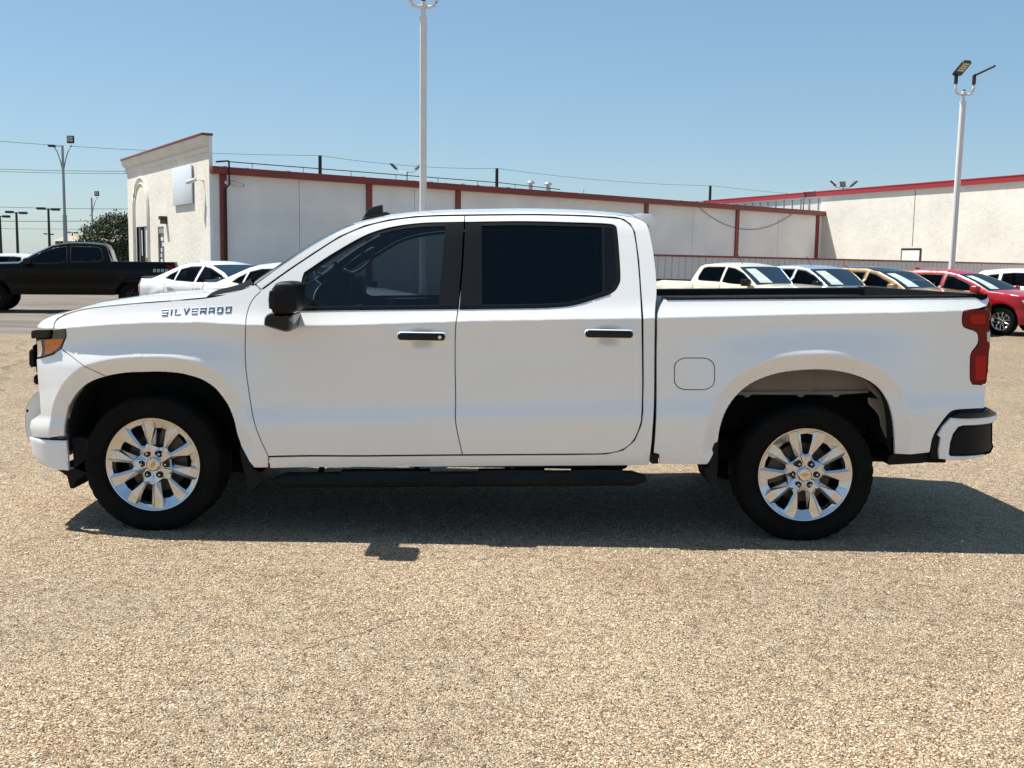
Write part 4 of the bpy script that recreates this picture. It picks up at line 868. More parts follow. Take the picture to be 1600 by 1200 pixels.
# rear bumper
xr0 = PL(1492, 680, 1.0)[0]
def s_bump(x, z): x = np.atleast_1d(np.asarray(x, float)); return 1.004-1.9*np.maximum(0, x-xr0)**2
def BPX(pts):
    out = []
    for a, b in pts:
        s = 1.0
        for _ in range(4): x, z = PL(a, b, s); s = float(s_bump(x, z)[0])
        out.append((x, z))
    return out
def bpart(name, pts, m, **kw):
    V, F = panel(BPX(pts), s_bump, **kw); o = mk(name, V, F, m, truck, True); mk(name, *mir(V, F), m, truck, True); return o
bpart('bumper_base', cr([(1457, 718), (1456.5, 700), (1459, 686), (1467, 670), (1484, 648.5), (1494, 643), (1510, 641.5), (1535, 640.5), (1545, 638), (1557, 644)], 3)+[(1558, 652), (1553, 660), (1553, 692), (1555, 700), (1552, 707), (1535, 711), (1488, 718)], 'plastic', step=.03, push=-.02, roll=.008, ring=.012)
bpart('bumper_bar', [(1486, 653), (1500, 654), (1530, 653.5), (1558.5, 649.5), (1560, 652), (1558, 658), (1550, 661), (1505, 664.5), (1497, 667), (1489, 678), (1484.5, 692), (1482.5, 710), (1486, 713), (1540, 710), (1536, 714), (1490, 718.5), (1468, 717), (1467, 704), (1470.5, 684), (1465.5, 680), (1473, 667)], 'white', step=.025, push=.004, roll=.006, ring=.01)
bpart('bumper_pocket', [(1506, 668), (1551.5, 663), (1551, 690), (1554, 697), (1550, 705), (1530, 709), (1488, 710.5), (1486, 700), (1491, 682)], 'plastic', step=.03, push=-.012, roll=.004, ring=.008)
be = BPX([(1545, 638.5), (1557, 644), (1560, 650), (1558, 658), (1552.5, 662), (1552.5, 692), (1555, 699), (1550, 708), (1535, 714)]); V, F = loft(be, [float(s_bump(*p)[0])-.008 for p in be], .09, 0, n=18, pw=3); mk('bumper_centre', V, F, 'plastic', truck, 40)
bpart('bumper_pad', [(1488, 650.5), (1500, 644.5), (1536, 643.5), (1544, 639), (1551, 641), (1558, 645.5), (1559, 649), (1530, 652.5), (1500, 653)], 'gloss_black', step=.025, push=.008, roll=.006, ring=.008)
# front centre: grille, bumper
ge = SPS([(57.5, 529), (57.3, 560), (60, 600), (62, 640)]); V, F = loft([(x+.03, z) for x, z in ge], [S1(p)-.03 for p in ge], -.20, 0, n=20, pw=2); mk('grille', V, F, 'gloss_black', truck, True)
for py in (534, 556, 578):
    q = PL(55, py, .9); V, F = loft([(q[0]+.02, q[1]-.025), (q[0]-.02, q[1]-.02), (q[0]-.022, q[1]+.02), (q[0]+.02, q[1]+.025)], .84, -.17, 0, n=20); mk('grille_bar', V, F, 'plastic', truck, 40)
for a0, a1, b0, b1 in ((47, 55, 545, 573), (52, 56, 538, 548), (54, 60, 585, 600)): mk('grille_end', *puff([PL(c_, d_, .88) for c_, d_ in ((a0, b0+3), (a0+3, b0), (a1, b0), (a1+1, b1), (a0+3, b1+1), (a0, b1-4))], [-.90, -.885, -.80], [.004, 0, 0]), 'plastic', truck, 40)
# lower bumper: own half width, wraps forward
xf0 = PL(95, 690, 1.0)[0]
def s_fb(x, z): x = np.atleast_1d(np.asarray(x, float)); return 1.0-1.5*np.maximum(0, xf0-x)**2
def FBP(pts):
    out = []
    for a, b in pts:
        s = 1.0
        for _ in range(5): x, z = PL(a, b, s); s = float(s_fb(x, z)[0])
        out.append((x, z))
    return out
fbo = [(61, 612), (54, 617), (46, 627), (42, 637), (40.5, 655), (41, 672), (44.5, 690), (51, 711), (61, 724), (78, 732.5), (106, 735.5)]
V, F = panel(FBP([(45, 683.5), (47.5, 697), (51, 711), (61, 724), (78, 732.5), (106, 735.5), (105, 712), (102.5, 689), (70, 687.8), (57, 685.5)]), s_fb, step=.02, push=-.002, roll=.006, ring=.010); mk('lower_bumper', V, F, 'white', truck, True); mk('lower_bumper', *mir(V, F), 'white', truck, True)
fe_ = FBP([(45, 683.5), (47.5, 697), (51, 711), (61, 724), (78, 732.5)]); V, F = loft([(x+.004, z) for x, z in fe_], [float(s_fb(*p)[0])-.006 for p in fe_], -.10, 0, n=20); mk('bumper_bar', V, F, 'white', truck, True)
fe_ = [PL(a, b, .82) for a, b in cr([(66, 610), (60, 612), (53, 618), (46.5, 627), (42.5, 638), (41, 655), (42, 672), (46, 690)], 3)]; V, F = loft(fe_, .834, -.07, 0, n=20); mk('bumper_bar', V, F, 'white', truck, True); V, F = panel(fe_+[PL(80, 690, .82), PL(80, 610, .82)], lambda x, z: np.full_like(x, .83), step=.03, flange=0, roll=0); mk('bumper_end', V, F, 'white', truck, True); mk('bumper_end', *mir(V, F), 'white', truck, True)
gp = FBP([(50, 682), (60, 684.5), (101, 686), (101.5, 689), (70, 688), (56, 685.5)]); V, F = panel(gp, s_fb, step=.02, push=-.016, flange=0, roll=0); mk('bumper_gap', V, F, 'dark', truck)
mk('air_dam', *puff(FBP([(78, 734), (106, 736), (138, 712), (140, 735), (112, 756), (106, 768), (101, 768), (96, 748)]), [-.93, -.92, .92, .93], [.003, 0, 0, .003]), 'plastic', truck, 40)
V = []; F = []
mk('splash_guard', *puff(FBP([(104, 687), (150, 690), (150, 728), (128, 742), (108, 735)]), [-.93, -.5], [0, 0]), 'dark', truck)
# ---- wheel housings
def liner(arc, depth, name, m, back=True):
    n_ = len(arc); V = []; F = []
    for x, z in arc: s_ = float(s_truck(x, z)[0]); V += [(x, -(s_-.02), z), (x, -(s_-.10), z+.025), (x, -depth, z+.03)]
    for k in range(n_-1):
        for j in range(2): F.append((k*3+j, k*3+j+1, (k+1)*3+j+1, (k+1)*3+j))
    if back: F.append(tuple(k*3+2 for k in range(n_)))
    mk(name, V, F, m, truck); mk(name, *mir(V, F), m, truck)
liner([tuple(q) for q in fa], .56, 'wheel_liner', 'dark'); liner([tuple(q) for q in ra], .52, 'wheel_liner', 'dark')
# pale inner bed panel above the rear wheel with its punched flange
def WP(px, py, s): return PL(px, py, s)
ip = [WP(a, b, .86) for a, b in cr([(1152, 612), (1185, 590), (1225, 576), (1262, 570), (1300, 571), (1338, 582), (1364, 600), (1368, 611)], 3)]+[WP(1356, 612, .86), WP(1158, 613, .86)]
V, F = panel(ip, lambda x, z: np.full_like(x, .86)+.012*np.exp(-((x-1.9)/.03)**2), step=.02, flange=0, roll=0); mk('inner_bed_panel', V, F, 'ecoat', truck, True); mk('inner_bed_panel', *mir(V, F), 'ecoat', truck, True)
fl = [(1152, 612), (1356, 610.5), (1358, 613.5)]
for cx in (1306, 1251, 1167): fl += [(cx+7, 616.5), (cx+3, 620.5), (cx-2, 620.5), (cx-6, 617)]
fl += [(1150, 617.5)]
V, F = panel([WP(a, b, .875) for a, b in fl], lambda x, z: np.full_like(x, .875), step=.03, flange=.01, roll=.001, ring=.003); mk('panel_flange', V, F, 'ecoat', truck, True)
V, F = panel([WP(a, b, .93) for a, b in cr([(1345, 589), (1367, 603), (1384, 626), (1393, 656), (1396, 688)], 3)+cr([(1388, 686), (1380, 668), (1377, 652), (1368, 640), (1360, 632), (1359, 622)], 3)+[(1376, 625), (1362, 610)]], lambda x, z: .93-.1*np.maximum(0, x-1.95), step=.02, flange=.006, roll=.001, ring=.003); mk('wheelhouse_bracket', V, F, 'ecoat', truck, True)
# ---- wheels
WM = wheel_meshes(.399, .272, .27, 'truck')
wf = PL(237, 727, 1.0); wr = PL(1259.5, 743, 1.0)
for (x, z), spf, spr in ((wf, R(120), R(-20)), (wr, R(0), R(25))):
    put_wheel(truck, WM, (x, -.862, z), 0, spin=spf); put_wheel(truck, WM, (x, .862, z), math.pi, spin=spr)
# ---- underside
mk('underbody', [(wf[0]-.55, -.55, .52), (wr[0]+.7, -.55, .52), (wr[0]+.7, .55, .52), (wf[0]-.55, .55, .52), (wf[0]+.55, -.93, .50), (bx0, -.93, .50), (bx0, .93, .50), (wf[0]+.55, .93, .50)], [(0, 1, 2, 3), (4, 5, 6, 7)], 'dark', truck)
for sy in (-1, 1): box_obj('frame_rail', (wf[0]-.6, sy*.45-.05, .38), (wr[0]+1.0, sy*.45+.05, .52), 'dark', truck)
MB().tube([(wr[0], -.8, wr[1]), (wr[0], .8, wr[1])], .06, 8).obj('rear_axle', 'dark', truck); MB().tube([(wf[0], -.8, wf[1]-.02), (wf[0], .8, wf[1]-.02)], .05, 8).obj('front_axle', 'dark', truck)
MB().tube([(-.6, -.1, .42), (wr[0], 0, wr[1])], .05, 8).obj('driveshaft', 'dark', truck); box_obj('fuel_tank', (-.3, -.62, .32), (.9, -.25, .5), 'dark', truck, .04); MB().tube([(.2, .35, .42), (1.3, .4, .42), (2.3, .62, .45)], .04, 8).obj('exhaust', 'steel', truck, True)
# ---- mud flaps
q = [PL(a, b, .98) for a, b in ((375, 698), (385, 697.5), (390, 712), (397, 731), (410, 737), (411, 752), (396, 766), (387, 765), (383, 740), (377, 715))]
for sy in (-1, 1): mk('mud_flap', *puff(q, [sy*1.0, sy*.985, sy*.74], [.003, 0, 0]), 'plastic', truck, 30)
q = [PL(a, b, .99) for a, b in ((1122, 690), (1112, 691), (1109, 697), (1107, 727), (1099, 731), (1104, 750), (1111, 757), (1119, 758), (1121, 735))]
for sy in (-1, 1): mk('mud_flap', *puff(q, [sy*1.005, sy*.99, sy*.74], [.003, 0, 0]), 'plastic', truck, 30)
mk('side_plug', *puff([PL(a, b, 1.0) for a, b in ((1017, 710), (1029, 710), (1029, 725), (1018, 725))], [-1.0, -.99, -.9], [.002, 0, 0]), 'plastic', truck, 30)
mk('rear_bracket', *puff([PL(a, b, .95) for a, b in ((1388, 713), (1396, 709), (1450, 707.5), (1449, 718), (1443, 724), (1390, 727), (1386, 722))], [-.95, -.94, -.6], [.003, 0, 0]), 'plastic', truck, 30)
# ---- running board
M['dusty'] = mat('dusty_black_step', (.007, .007, .007), .7, spec=.2, bump=(120, .3, .004), vary=(5, .25, (.045, .04, .03)))
for sy in (-1, 1):
    a = PL(424, 754, 1.04); b = PL(1010, 751, 1.04); V = []; n_ = 12; pts = []
    for k in range(31):
        t = k/30; x = a[0]+(b[0]-a[0])*t; z = a[1]+(b[1]-a[1])*t; e = min(1, min(t, 1-t)*22+.35)
        for j in range(n_):
            an_ = 2*math.pi*j/n_; V.append((x, sy*(.965+.085*math.cos(an_)*(.8+.2*e)), z+.042*math.sin(an_)*e))
    F = [(k*n_+j, k*n_+(j+1) % n_, (k+1)*n_+(j+1) % n_, (k+1)*n_+j) for k in range(30) for j in range(n_)]+[tuple(range(n_))[::-1], tuple(range(30*n_, 31*n_))]
    rb_ = mk('running_board', V, F, 'dusty', truck, 40)
    for t in (.12, .38, .63, .88):
        x = a[0]+(b[0]-a[0])*t; MB().tube([(x, sy*.93, a[1]), (x, sy*.75, .47)], .018, 6).obj('step_bracket', 'dark', rb_)
    for t0, t1 in ((.18, .42), (.55, .73), (.80, .94)):
        x0_, x1_ = a[0]+(b[0]-a[0])*t0, a[0]+(b[0]-a[0])*t1; V = []
        for k in range(13):
            x = x0_+(x1_-x0_)*k/12
            for j in range(5): yy = sy*(.90+.13*j/4); V.append((x, yy, a[1]+(b[1]-a[1])*(x-a[0])/(b[0]-a[0])+.049+.004*math.sin(k/12*math.pi)*(1-(j/2-1)**4) - (.03 if j == 4 else 0)))
        mk('step_pad', V, [(k*5+j, k*5+j+1, (k+1)*5+j+1, (k+1)*5+j) for k in range(12) for j in range(4)], 'plastic', rb_, 50)
# ---- door mirrors
for sy in (-1, 1):
    def mp(px, py, s=1.33): return PL(px, py, s)
    hs_ = [mp(*p) for p in cr([(423, 452), (431, 442), (442, 439.5), (456, 440), (463.5, 444), (465.5, 452), (465, 478), (460, 487), (446, 490.5), (434, 491.5), (425, 489), (421.5, 478), (421, 463)], 3)]
    mh = mk('mirror', *puff(hs_, [sy*1.345, sy*1.338, sy*1.32, sy*1.28, sy*1.16, sy*1.10, sy*1.085], [.022, .010, .003, 0, 0, .006, .016]), 'plastic', truck, 60)
    ar = [mp(p[0], p[1], 1.24) for p in cr([(418, 491), (426, 488), (442, 490), (456, 490), (456.5, 508), (453.5, 517), (446, 518.5), (430, 514), (416, 509.5), (413.5, 504), (414.5, 496)], 3)]
    mk('mirror_arm', *puff(ar, [sy*1.29, sy*1.27, sy*1.2, sy*.985], [.012, .003, 0, .006]), 'gloss_black', mh, 50)
    sg_ = [mp(*p) for p in ((421, 455), (430, 451), (433, 452), (433, 478), (428, 484), (420.5, 482), (419.5, 468))]
    mk('turn_signal', *puff(sg_, [sy*1.347, sy*1.335, sy*1.25], [.006, 0, 0]), 'satin_black', mh, 40)
    tr = SPS([(459, 484), (456, 462), (474, 428), (473, 438), (469, 458), (467, 484)])
# ---- door handles
for (hx, hz), dr, key in ((XH[0], d1, True), (XH[1], d2, False)):
    for k, sy in enumerate((-1, 1)):
        hz_ = hz+.008; L = .134; oh = rrect(hx-L, hx+L, hz_-.020, hz_+.022, .019, 4)
        hb = mk('handle', *puff(oh, [sy*1.072, sy*1.066, sy*1.055, sy*1.040], [.009, .003, 0, .002]), 'gloss_black', dr[k], 60)
        for ex in (-1, 1): pass
        mk('handle_base', *puff(rrect(hx-L-.004, hx+L+.004, hz_-.024, hz_+.026, .022, 4), [sy*1.043, sy*1.038, sy*1.012], [.003, 0, 0]), 'white', dr[k], 60)
        if key and sy < 0: mk('key_lock', *puff([(hx+L-.030+.010*math.cos(t), hz_+.010*math.sin(t)) for t in np.linspace(0, 2*math.pi, 13)[:-1]], [-1.075, -1.060], [0, 0]), 'chrome', dr[k], 40)
# ---- script badge on the fender
def badge():
    """squared block letters built from strokes, laid on the fender"""
    bl = PL(253.5, 493.2, 1.0); br_ = PL(361, 488.0, 1.0); wdt = br_[0]-bl[0]; hgt = .036
    LT = {'S': [(1, 1, 0, 1), (0, 1, 0, .5), (0, .5, 1, .5), (1, .5, 1, 0), (1, 0, 0, 0)], 'I': [(.5, 0, .5, 1)], 'L': [(0, 1, 0, 0), (0, 0, 1, 0)], 'V': [(0, 1, .5, 0), (.5, 0, 1, 1)], 'E': [(0, 0, 0, 1), (0, 1, 1, 1), (0, .5, .9, .5), (0, 0, 1, 0)],
          'R': [(0, 0, 0, 1), (0, 1, 1, 1), (1, 1, 1, .45), (1, .45, 0, .45), (.5, .45, 1, 0)], 'A': [(0, 0, .1, 1), (.1, 1, .9, 1), (.9, 1, 1, 0), (.05, .38, .95, .38)], 'D': [(0, 0, 0, 1), (0, 1, .9, 1), (.9, 1, 1, .8), (1, .8, 1, .2), (1, .2, .9, 0), (.9, 0, 0, 0)], 'O': [(0, 0, 0, 1), (0, 1, 1, 1), (1, 1, 1, 0), (1, 0, 0, 0)]}
    word = 'SILVERADO'; ws_ = [.35 if c == 'I' else 1. for c in word]; tot = sum(ws_)+.42*(len(word)-1); un = wdt/tot; x = 0; mbs = MB(); hw = .0036
    for c, w_ in zip(word, ws_):
        for k, (a, b, c2, d) in enumerate(LT[c]):
            p = np.array([x+hw+a*(w_*un-2*hw), hw+b*(hgt-2*hw)]); q = np.array([x+hw+c2*(w_*un-2*hw), hw+d*(hgt-2*hw)]); e = (q-p)/max(np.linalg.norm(q-p), 1e-6); n = np.array([-e[1], e[0]]); p = p-e*hw*.98; q = q+e*hw*.98; V = []
            for lv, ins in ((0, 0), (.0018, .0), (.003, .0016)):
                for r_ in (p+n*(hw-ins)+e*ins, p-n*(hw-ins)+e*ins, q-n*(hw-ins)-e*ins, q+n*(hw-ins)-e*ins):
                    t = r_[0]/wdt; X = bl[0]+r_[0]; Z = bl[1]+(br_[1]-bl[1])*t+r_[1]; V.append((X, -(float(s_truck(X, Z)[0])+lv+.0004*k), Z))
            mbs.add(V, [(0, 1, 5, 4), (1, 2, 6, 5), (2, 3, 7, 6), (3, 0, 4, 7), (4, 5, 9, 8), (5, 6, 10, 9), (6, 7, 11, 10), (7, 4, 8, 11), (8, 9, 10, 11)])
        x += un*(w_+.42)
    return mbs.obj('nameplate', 'badge', truck)
badge()
# ---- interior
def seat(x, y, zb=.75, wd=.27):
    r_ = mk('seat_back', *puff([(x, zb), (x+.16, zb+.02), (x+.36, zb+.62), (x+.34, zb+.68), (x+.22, zb+.66), (x+.13, zb+.45)], [y-wd, y-wd+.05, y+wd-.05, y+wd], [.03, 0, 0, .03]), 'seat', truck, 50)
    mk('headrest', *puff([(x+.26, zb+.70), (x+.37, zb+.69), (x+.40, zb+.84), (x+.36, zb+.88), (x+.29, zb+.87)], [y-.14, y-.10, y+.10, y+.14], [.02, 0, 0, .02]), 'seat', r_, 50); box_obj('seat_base', (x-.42, y-wd, zb-.22), (x+.1, y+wd, zb), 'seat', r_, .05)
for y in (-.42, .42): seat(-.30, y); seat(.42, y, .75, .42)
dx0 = SP(480, 470)[0]
mk('dashboard', *puff([(dx0-.50, 1.20), (dx0-.05, 1.235), (dx0+.10, 1.20), (dx0+.14, 1.05), (dx0+.05, .8), (dx0-.5, .8)], [-.86, .86], [0, 0]), 'seat', truck, 40)
box_obj('display', (dx0+.12, -.02, 1.12), (dx0+.14, .26, 1.27), 'screen', truck); box_obj('console', (dx0+.1, -.14, .6), (dx0+1.1, .14, .98), 'seat', truck, .04)
sw = MB(); cx_, cy_, cz_ = dx0+.36, -.42, 1.14; pts = [(cx_+.06*math.sin(t), cy_+.185*math.cos(t), cz_+.185*math.sin(t)*.95) for t in np.linspace(0, 2*math.pi, 25)]; sw.tube(pts, .016, 8); sw.tube([(cx_-.2, cy_, cz_-.1), (cx_, cy_, cz_)], .03, 6); sw.box((cx_-.02, cy_-.17, cz_-.02), (cx_+.02, cy_+.17, cz_+.03)); sw.obj('steering_wheel', 'trim_grey', truck, 40)
def IL(px, py, Y): q = P(px, py, Y); return q[0]-TX0, Y-YC, q[2]
hp = [IL(a, b, 7.66) for a, b in cr([(537, 421), (549, 426.5), (556, 425), (570, 416), (580, 405), (584, 388), (571, 395)], 4)]; MB().tube(hp, .014, 6).obj('grab_handle', 'trim_grey', truck, True)
hp = [IL(a, b, 7.5) for a, b in cr([(497, 426.5), (503, 430), (512, 425), (522, 416.5), (524, 410), (520, 409)], 4)]; MB().tube(hp, .013, 6).obj('grab_handle', 'trim_grey', truck, True)
box_obj('cab_floor', (dx0-.4, -.9, .52), (.9, .9, .56), 'dark', truck); box_obj('rear_bulkhead', (.89, -.88, .55), (.92, .88, 1.35), 'seat', truck)
# ================================================================== PARKED CARS
def arch(cx, cz, r, zb):
    a0 = math.asin(max(-1, min(1, (cz-zb)/r))); return [(cx-r*math.cos(t), cz+r*math.sin(t)) for t in np.linspace(-a0, math.pi+a0, 17)]
TYPES = {
 'pickup': dict(hw=1.0, zb=1.31, wheels=(-1.84, 1.85), wz=.43, wr=.43, ri=.26, clear=.50, ar=.53, tum=.40,
    front=[(-2.88, .50), (-2.93, .72), (-2.90, 1.0), (-2.82, 1.17)], hood=[(-2.82, 1.17), (-2.55, 1.26), (-1.9, 1.31), (-1.12, 1.34)], shield=[(-1.12, 1.34), (-.72, 1.60), (-.28, 1.84)],
    roof=[(-.28, 1.84), (.1, 1.91), (.6, 1.92), (1.0, 1.89)], back=[(1.0, 1.89), (1.12, 1.83), (1.20, 1.60), (1.27, 1.40)], deck=[(1.27, 1.40), (2.93, 1.42)], rear=[(2.93, 1.42), (2.97, 1.30), (2.95, .85), (2.98, .62), (2.92, .52)],
    wins=[[(-.93, 1.36), (-.90, 1.44), (-.55, 1.665), (-.2, 1.80), (.10, 1.84), (.12, 1.40), (-.15, 1.36), (-.5, 1.345)], [(.19, 1.40), (.18, 1.845), (.85, 1.84), (.98, 1.80), (1.05, 1.55), (1.02, 1.44), (.9, 1.42)]], door_x=(-1.05, .155, 1.15), kind='pickup'),
 'suv': dict(hw=.92, zb=1.08, wheels=(-1.36, 1.36), wz=.355, wr=.355, ri=.235, clear=.30, ar=.42, tum=.42,
    front=[(-2.20, .30), (-2.28, .50), (-2.26, .75), (-2.14, .93)], hood=[(-2.14, .93), (-1.9, 1.02), (-1.5, 1.08), (-1.02, 1.13)], shield=[(-1.02, 1.13), (-.60, 1.36), (-.10, 1.56)],
    roof=[(-.10, 1.56), (.3, 1.64), (1.0, 1.65), (1.68, 1.58)], back=[(1.68, 1.58), (1.95, 1.36), (2.12, 1.12)], deck=None, rear=[(2.12, 1.12), (2.28, .95), (2.32, .62), (2.22, .34)],
    wins=[[(-.80, 1.13), (-.45, 1.33), (-.05, 1.50), (.18, 1.55), (.20, 1.12)], [(.28, 1.12), (.27, 1.555), (.8, 1.565), (1.10, 1.53), (1.12, 1.14)], [(1.19, 1.15), (1.18, 1.52), (1.45, 1.48), (1.66, 1.33), (1.70, 1.22)]], door_x=(-.95, .24, 1.16), kind='suv'),
 'sedan': dict(hw=.93, zb=.97, wheels=(-1.52, 1.53), wz=.35, wr=.35, ri=.25, clear=.26, ar=.41, tum=.50,
    front=[(-2.45, .26), (-2.52, .48), (-2.50, .66), (-2.40, .80)], hood=[(-2.40, .80), (-2.1, .90), (-1.5, .98), (-.88, 1.02)], shield=[(-.88, 1.02), (-.45, 1.25), (.08, 1.41)],
    roof=[(.08, 1.41), (.45, 1.465), (.85, 1.45), (1.15, 1.38)], back=[(1.15, 1.38), (1.55, 1.22), (1.95, 1.07)], deck=None, trunk=[(1.95, 1.07), (2.2, 1.06), (2.46, 1.07)], rear=[(2.46, 1.07), (2.52, .85), (2.52, .55), (2.42, .30)],
    wins=[[(-.72, 1.03), (-.40, 1.20), (.05, 1.345), (.30, 1.385), (.36, 1.02)], [(.43, 1.02), (.38, 1.385), (.75, 1.375), (1.06, 1.31), (1.10, 1.04)], [(1.14, 1.045), (1.12, 1.285), (1.34, 1.19), (1.48, 1.09)]], door_x=(-.9, .40, 1.40), kind='sedan'),
}
WMS = {}
def car(typ, name, label, cat, group, paint, ref, px, Y, rz, scale=(1, 1, 1), sticker=None, glassm='glass_dark', wheelm='alloy', roofm=None, extra=()):
    T = TYPES[typ]; sx, sy, sz = scale; root = empty(name, (0, 0, 0), rz); prop(root, label, cat, group)
    def sc(pts): return [(x*sx, z*sz) for x, z in pts]
    hw, zb = T['hw']*sy, T['zb']*sz; xa, xb = T['front'][1][0]*sx, T['rear'][1][0]*sx
    def sf_(x, z):
        x = np.atleast_1d(np.asarray(x, float)); z = np.atleast_1d(np.asarray(z, float)); u = z-zb
        s = np.where(u > 0, hw-.025-T['tum']*u*.98-.25*u*u, hw-.10*u*u-.025*sstep(-.06, 0, u))
        s = s-.022*np.exp(-((z-zb*.62)/.10)**2)
        s = s-.55*np.maximum(0, (xa+.62)-x)**2-.35*np.maximum(0, x-(xb-.6))**2
        for cx in T['wheels']:
            d = np.hypot(x-cx*sx, z-T['wz'])-T['ar']; s = s+.03*(1-sstep(0, .2, np.abs(d)))*(u < -.08)
        return s
    wz = T['wz']; cl = T['clear']*sz
    lower = [T['front'][0]]; fx, rx = T['wheels'][0]*sx, T['wheels'][1]*sx
    top = sc(T['hood'])+sc(T['shield'])[1:]+sc(T['roof'])[1:]+sc(T['back'])[1:]+(sc(T['deck'])[1:] if T['deck'] else [])+(sc(T['trunk'])[1:] if T.get('trunk') else [])
    poly = top+sc(T['rear'])[1:]+arch(rx, wz, T['ar'], cl)[::-1]+arch(fx, wz, T['ar'], cl)[::-1]+sc(T['front'])[:-1]
    wins = [sc(w_) for w_ in T['wins']]
    V, F = panel(cr_poly(poly), sf_, holes=wins, step=.07, flange=.03, roll=.004, ring=.012)
    paint_o = mk('body_side', V, F, paint, root, True); mk('body_side', *mir(V, F), paint, root, True)
    for w_ in wins:
        V, F = panel(w_, sf_, step=.12, push=-.012, flange=0, roll=0, inset=.002); mk('window_glass', V, F, glassm, root, True); mk('window_glass', *mir(V, F), glassm, root, True)
        V, F = panel(w_, sf_, holes=[ring(w_, .022)], step=.1, push=-.004, flange=.01, roll=0); mk('window_seal', V, F, 'plastic', root, True); mk('window_seal', *mir(V, F), 'plastic', root, True)
    # door seams: thin dark strips standing 1 mm proud
    for x in T['door_x']:
        x *= sx; zt = zb+.02; V = []; F = []
        for k in range(12):
            z = cl+.12+(zt-cl-.12)*k/11; xx = x+(.08*(1-(k/11))**3)*(1 if x < .9*sx else -.5); s = float(sf_(xx, z)[0]); V += [(xx-.005, -s-.002, z), (xx+.005, -s-.002, z)]
        F = [(2*k, 2*k+1, 2*k+3, 2*k+2) for k in range(11)]; mk('door_seam', V, F, 'dark', root); mk('door_seam', *mir(V, F), 'dark', root)
    for x in T['door_x'][1:]:
        hx = x*sx-.20*(1 if x < 1.3 else 1); hz = zb-.10; s = float(sf_(hx, hz)[0])
        for g_ in (-1, 1): mk('door_handle', *puff(rrect(hx-.10, hx+.10, hz-.018, hz+.018, .015), [g_*(s+.035), g_*(s+.03), g_*(s-.01)], [.006, 0, 0]), paint if typ != 'sedan' else 'chrome', root, 50)
    def L_(nm, pts, m, cx, cz, pw=2.4, dz=0., ds=.004, n=14): 
        e = sc(pts); V, F = loft([(x, z+dz) for x, z in e], [float(sf_(x, z)[0])-ds for x, z in e], cx, cz, n=n, pw=pw); return mk(nm, V, F, m, root, True)
    nh = len(T['hood']); hood_ = L_('hood', cr(T['hood'], 4), paint, np.linspace(-.14, -.10, (nh-1)*4+1), np.linspace(.02, .05, (nh-1)*4+1)*sz, 3)
    ns = (len(T['shield'])-1)*4+1; ws = L_('windshield', cr(T['shield'], 4), glassm, np.linspace(-.20, -.10, ns), np.linspace(.0, .02, ns))
    nr = (len(T['roof'])-1)*4+1; L_('roof', cr(T['roof'], 4), roofm or paint, np.concatenate([np.linspace(-.10, 0, 5), np.linspace(0, .05, nr-5)]), np.concatenate([np.linspace(.02, .045, 5), np.full(nr-5, .045)]), 2.6)
    nk = (len(T['back'])-1)*4+1
    if typ == 'pickup':
        L_('cab_back', cr(T['back'], 4), paint, np.linspace(.05, .03, nk), np.linspace(.045, 0, nk)); e = sc([(1.175, 1.76), (1.255, 1.45)]); V, F = loft([(x+.012, z) for x, z in e], [.60*sy, .66*sy], .035, 0, n=10); mk('rear_window', V, F, glassm, root, True)
        dz_ = 1.40*sz; x0_, x1_ = 1.27*sx, 2.93*sx; s = float(sf_(2*sx, dz_)[0])
        for g_ in (-1, 1):
            box_obj('bed_rail', (x0_, min(g_*(s-.10), g_*(s-.002)), dz_-.02), (x1_, max(g_*(s-.10), g_*(s-.002)), dz_+.035), 'plastic', root, .008); mk('bed_wall', [(x0_, g_*(s-.09), .85*sz), (x1_, g_*(s-.09), .85*sz), (x1_, g_*(s-.09), dz_), (x0_, g_*(s-.09), dz_)], [(0, 1, 2, 3)], paint, root)
        mk('bed_floor', [(x0_, -s+.08, .85*sz), (x1_, -s+.08, .85*sz), (x1_, s-.08, .85*sz), (x0_, s-.08, .85*sz)], [(0, 1, 2, 3)], 'plastic', root); L_('tailgate', T['rear'], paint, .03, 0, ds=.02)
    else:
        L_('rear_window', cr(T['back'], 4), glassm, np.linspace(.05, .10, nk), np.linspace(.045, .01, nk))
        if T.get('trunk'):
            L_('trunk_lid', T['trunk'], paint, np.linspace(.1, .04, len(T['trunk'])), .012); e = [(x*sx, z*sz) for x, z in ((2.36, 1.075), (2.44, 1.095), (2.54, 1.11), (2.50, 1.075))]; V, F = loft(e+[e[0]], .72*sy, .05, .02, n=12); mk('spoiler', V, F, 'satin_black', root, 40)
        L_('tail_panel', T['rear'], paint, .08, 0, ds=.006)
    fr_ = T['front']; L_('front_fascia', fr_[:3], paint if typ != 'pickup' else 'plastic', -.14, 0, ds=.006); e = L_('grille', fr_[2:], 'gloss_black', -.15, 0, ds=.03)
    # lamps
    f2 = sc(fr_); hl = [(f2[2][0]+.03, f2[2][1]+.02), (f2[2][0]+.38, f2[2][1]+.10), (f2[3][0]+.30, f2[3][1]-.0), (f2[3][0]+.03, f2[3][1]-.03)]; V, F = panel(hl, sf_, step=.05, push=.004, flange=.02, roll=.004); mk('headlight', V, F, 'clear', root, True); mk('headlight', *mir(V, F), 'clear', root, True)
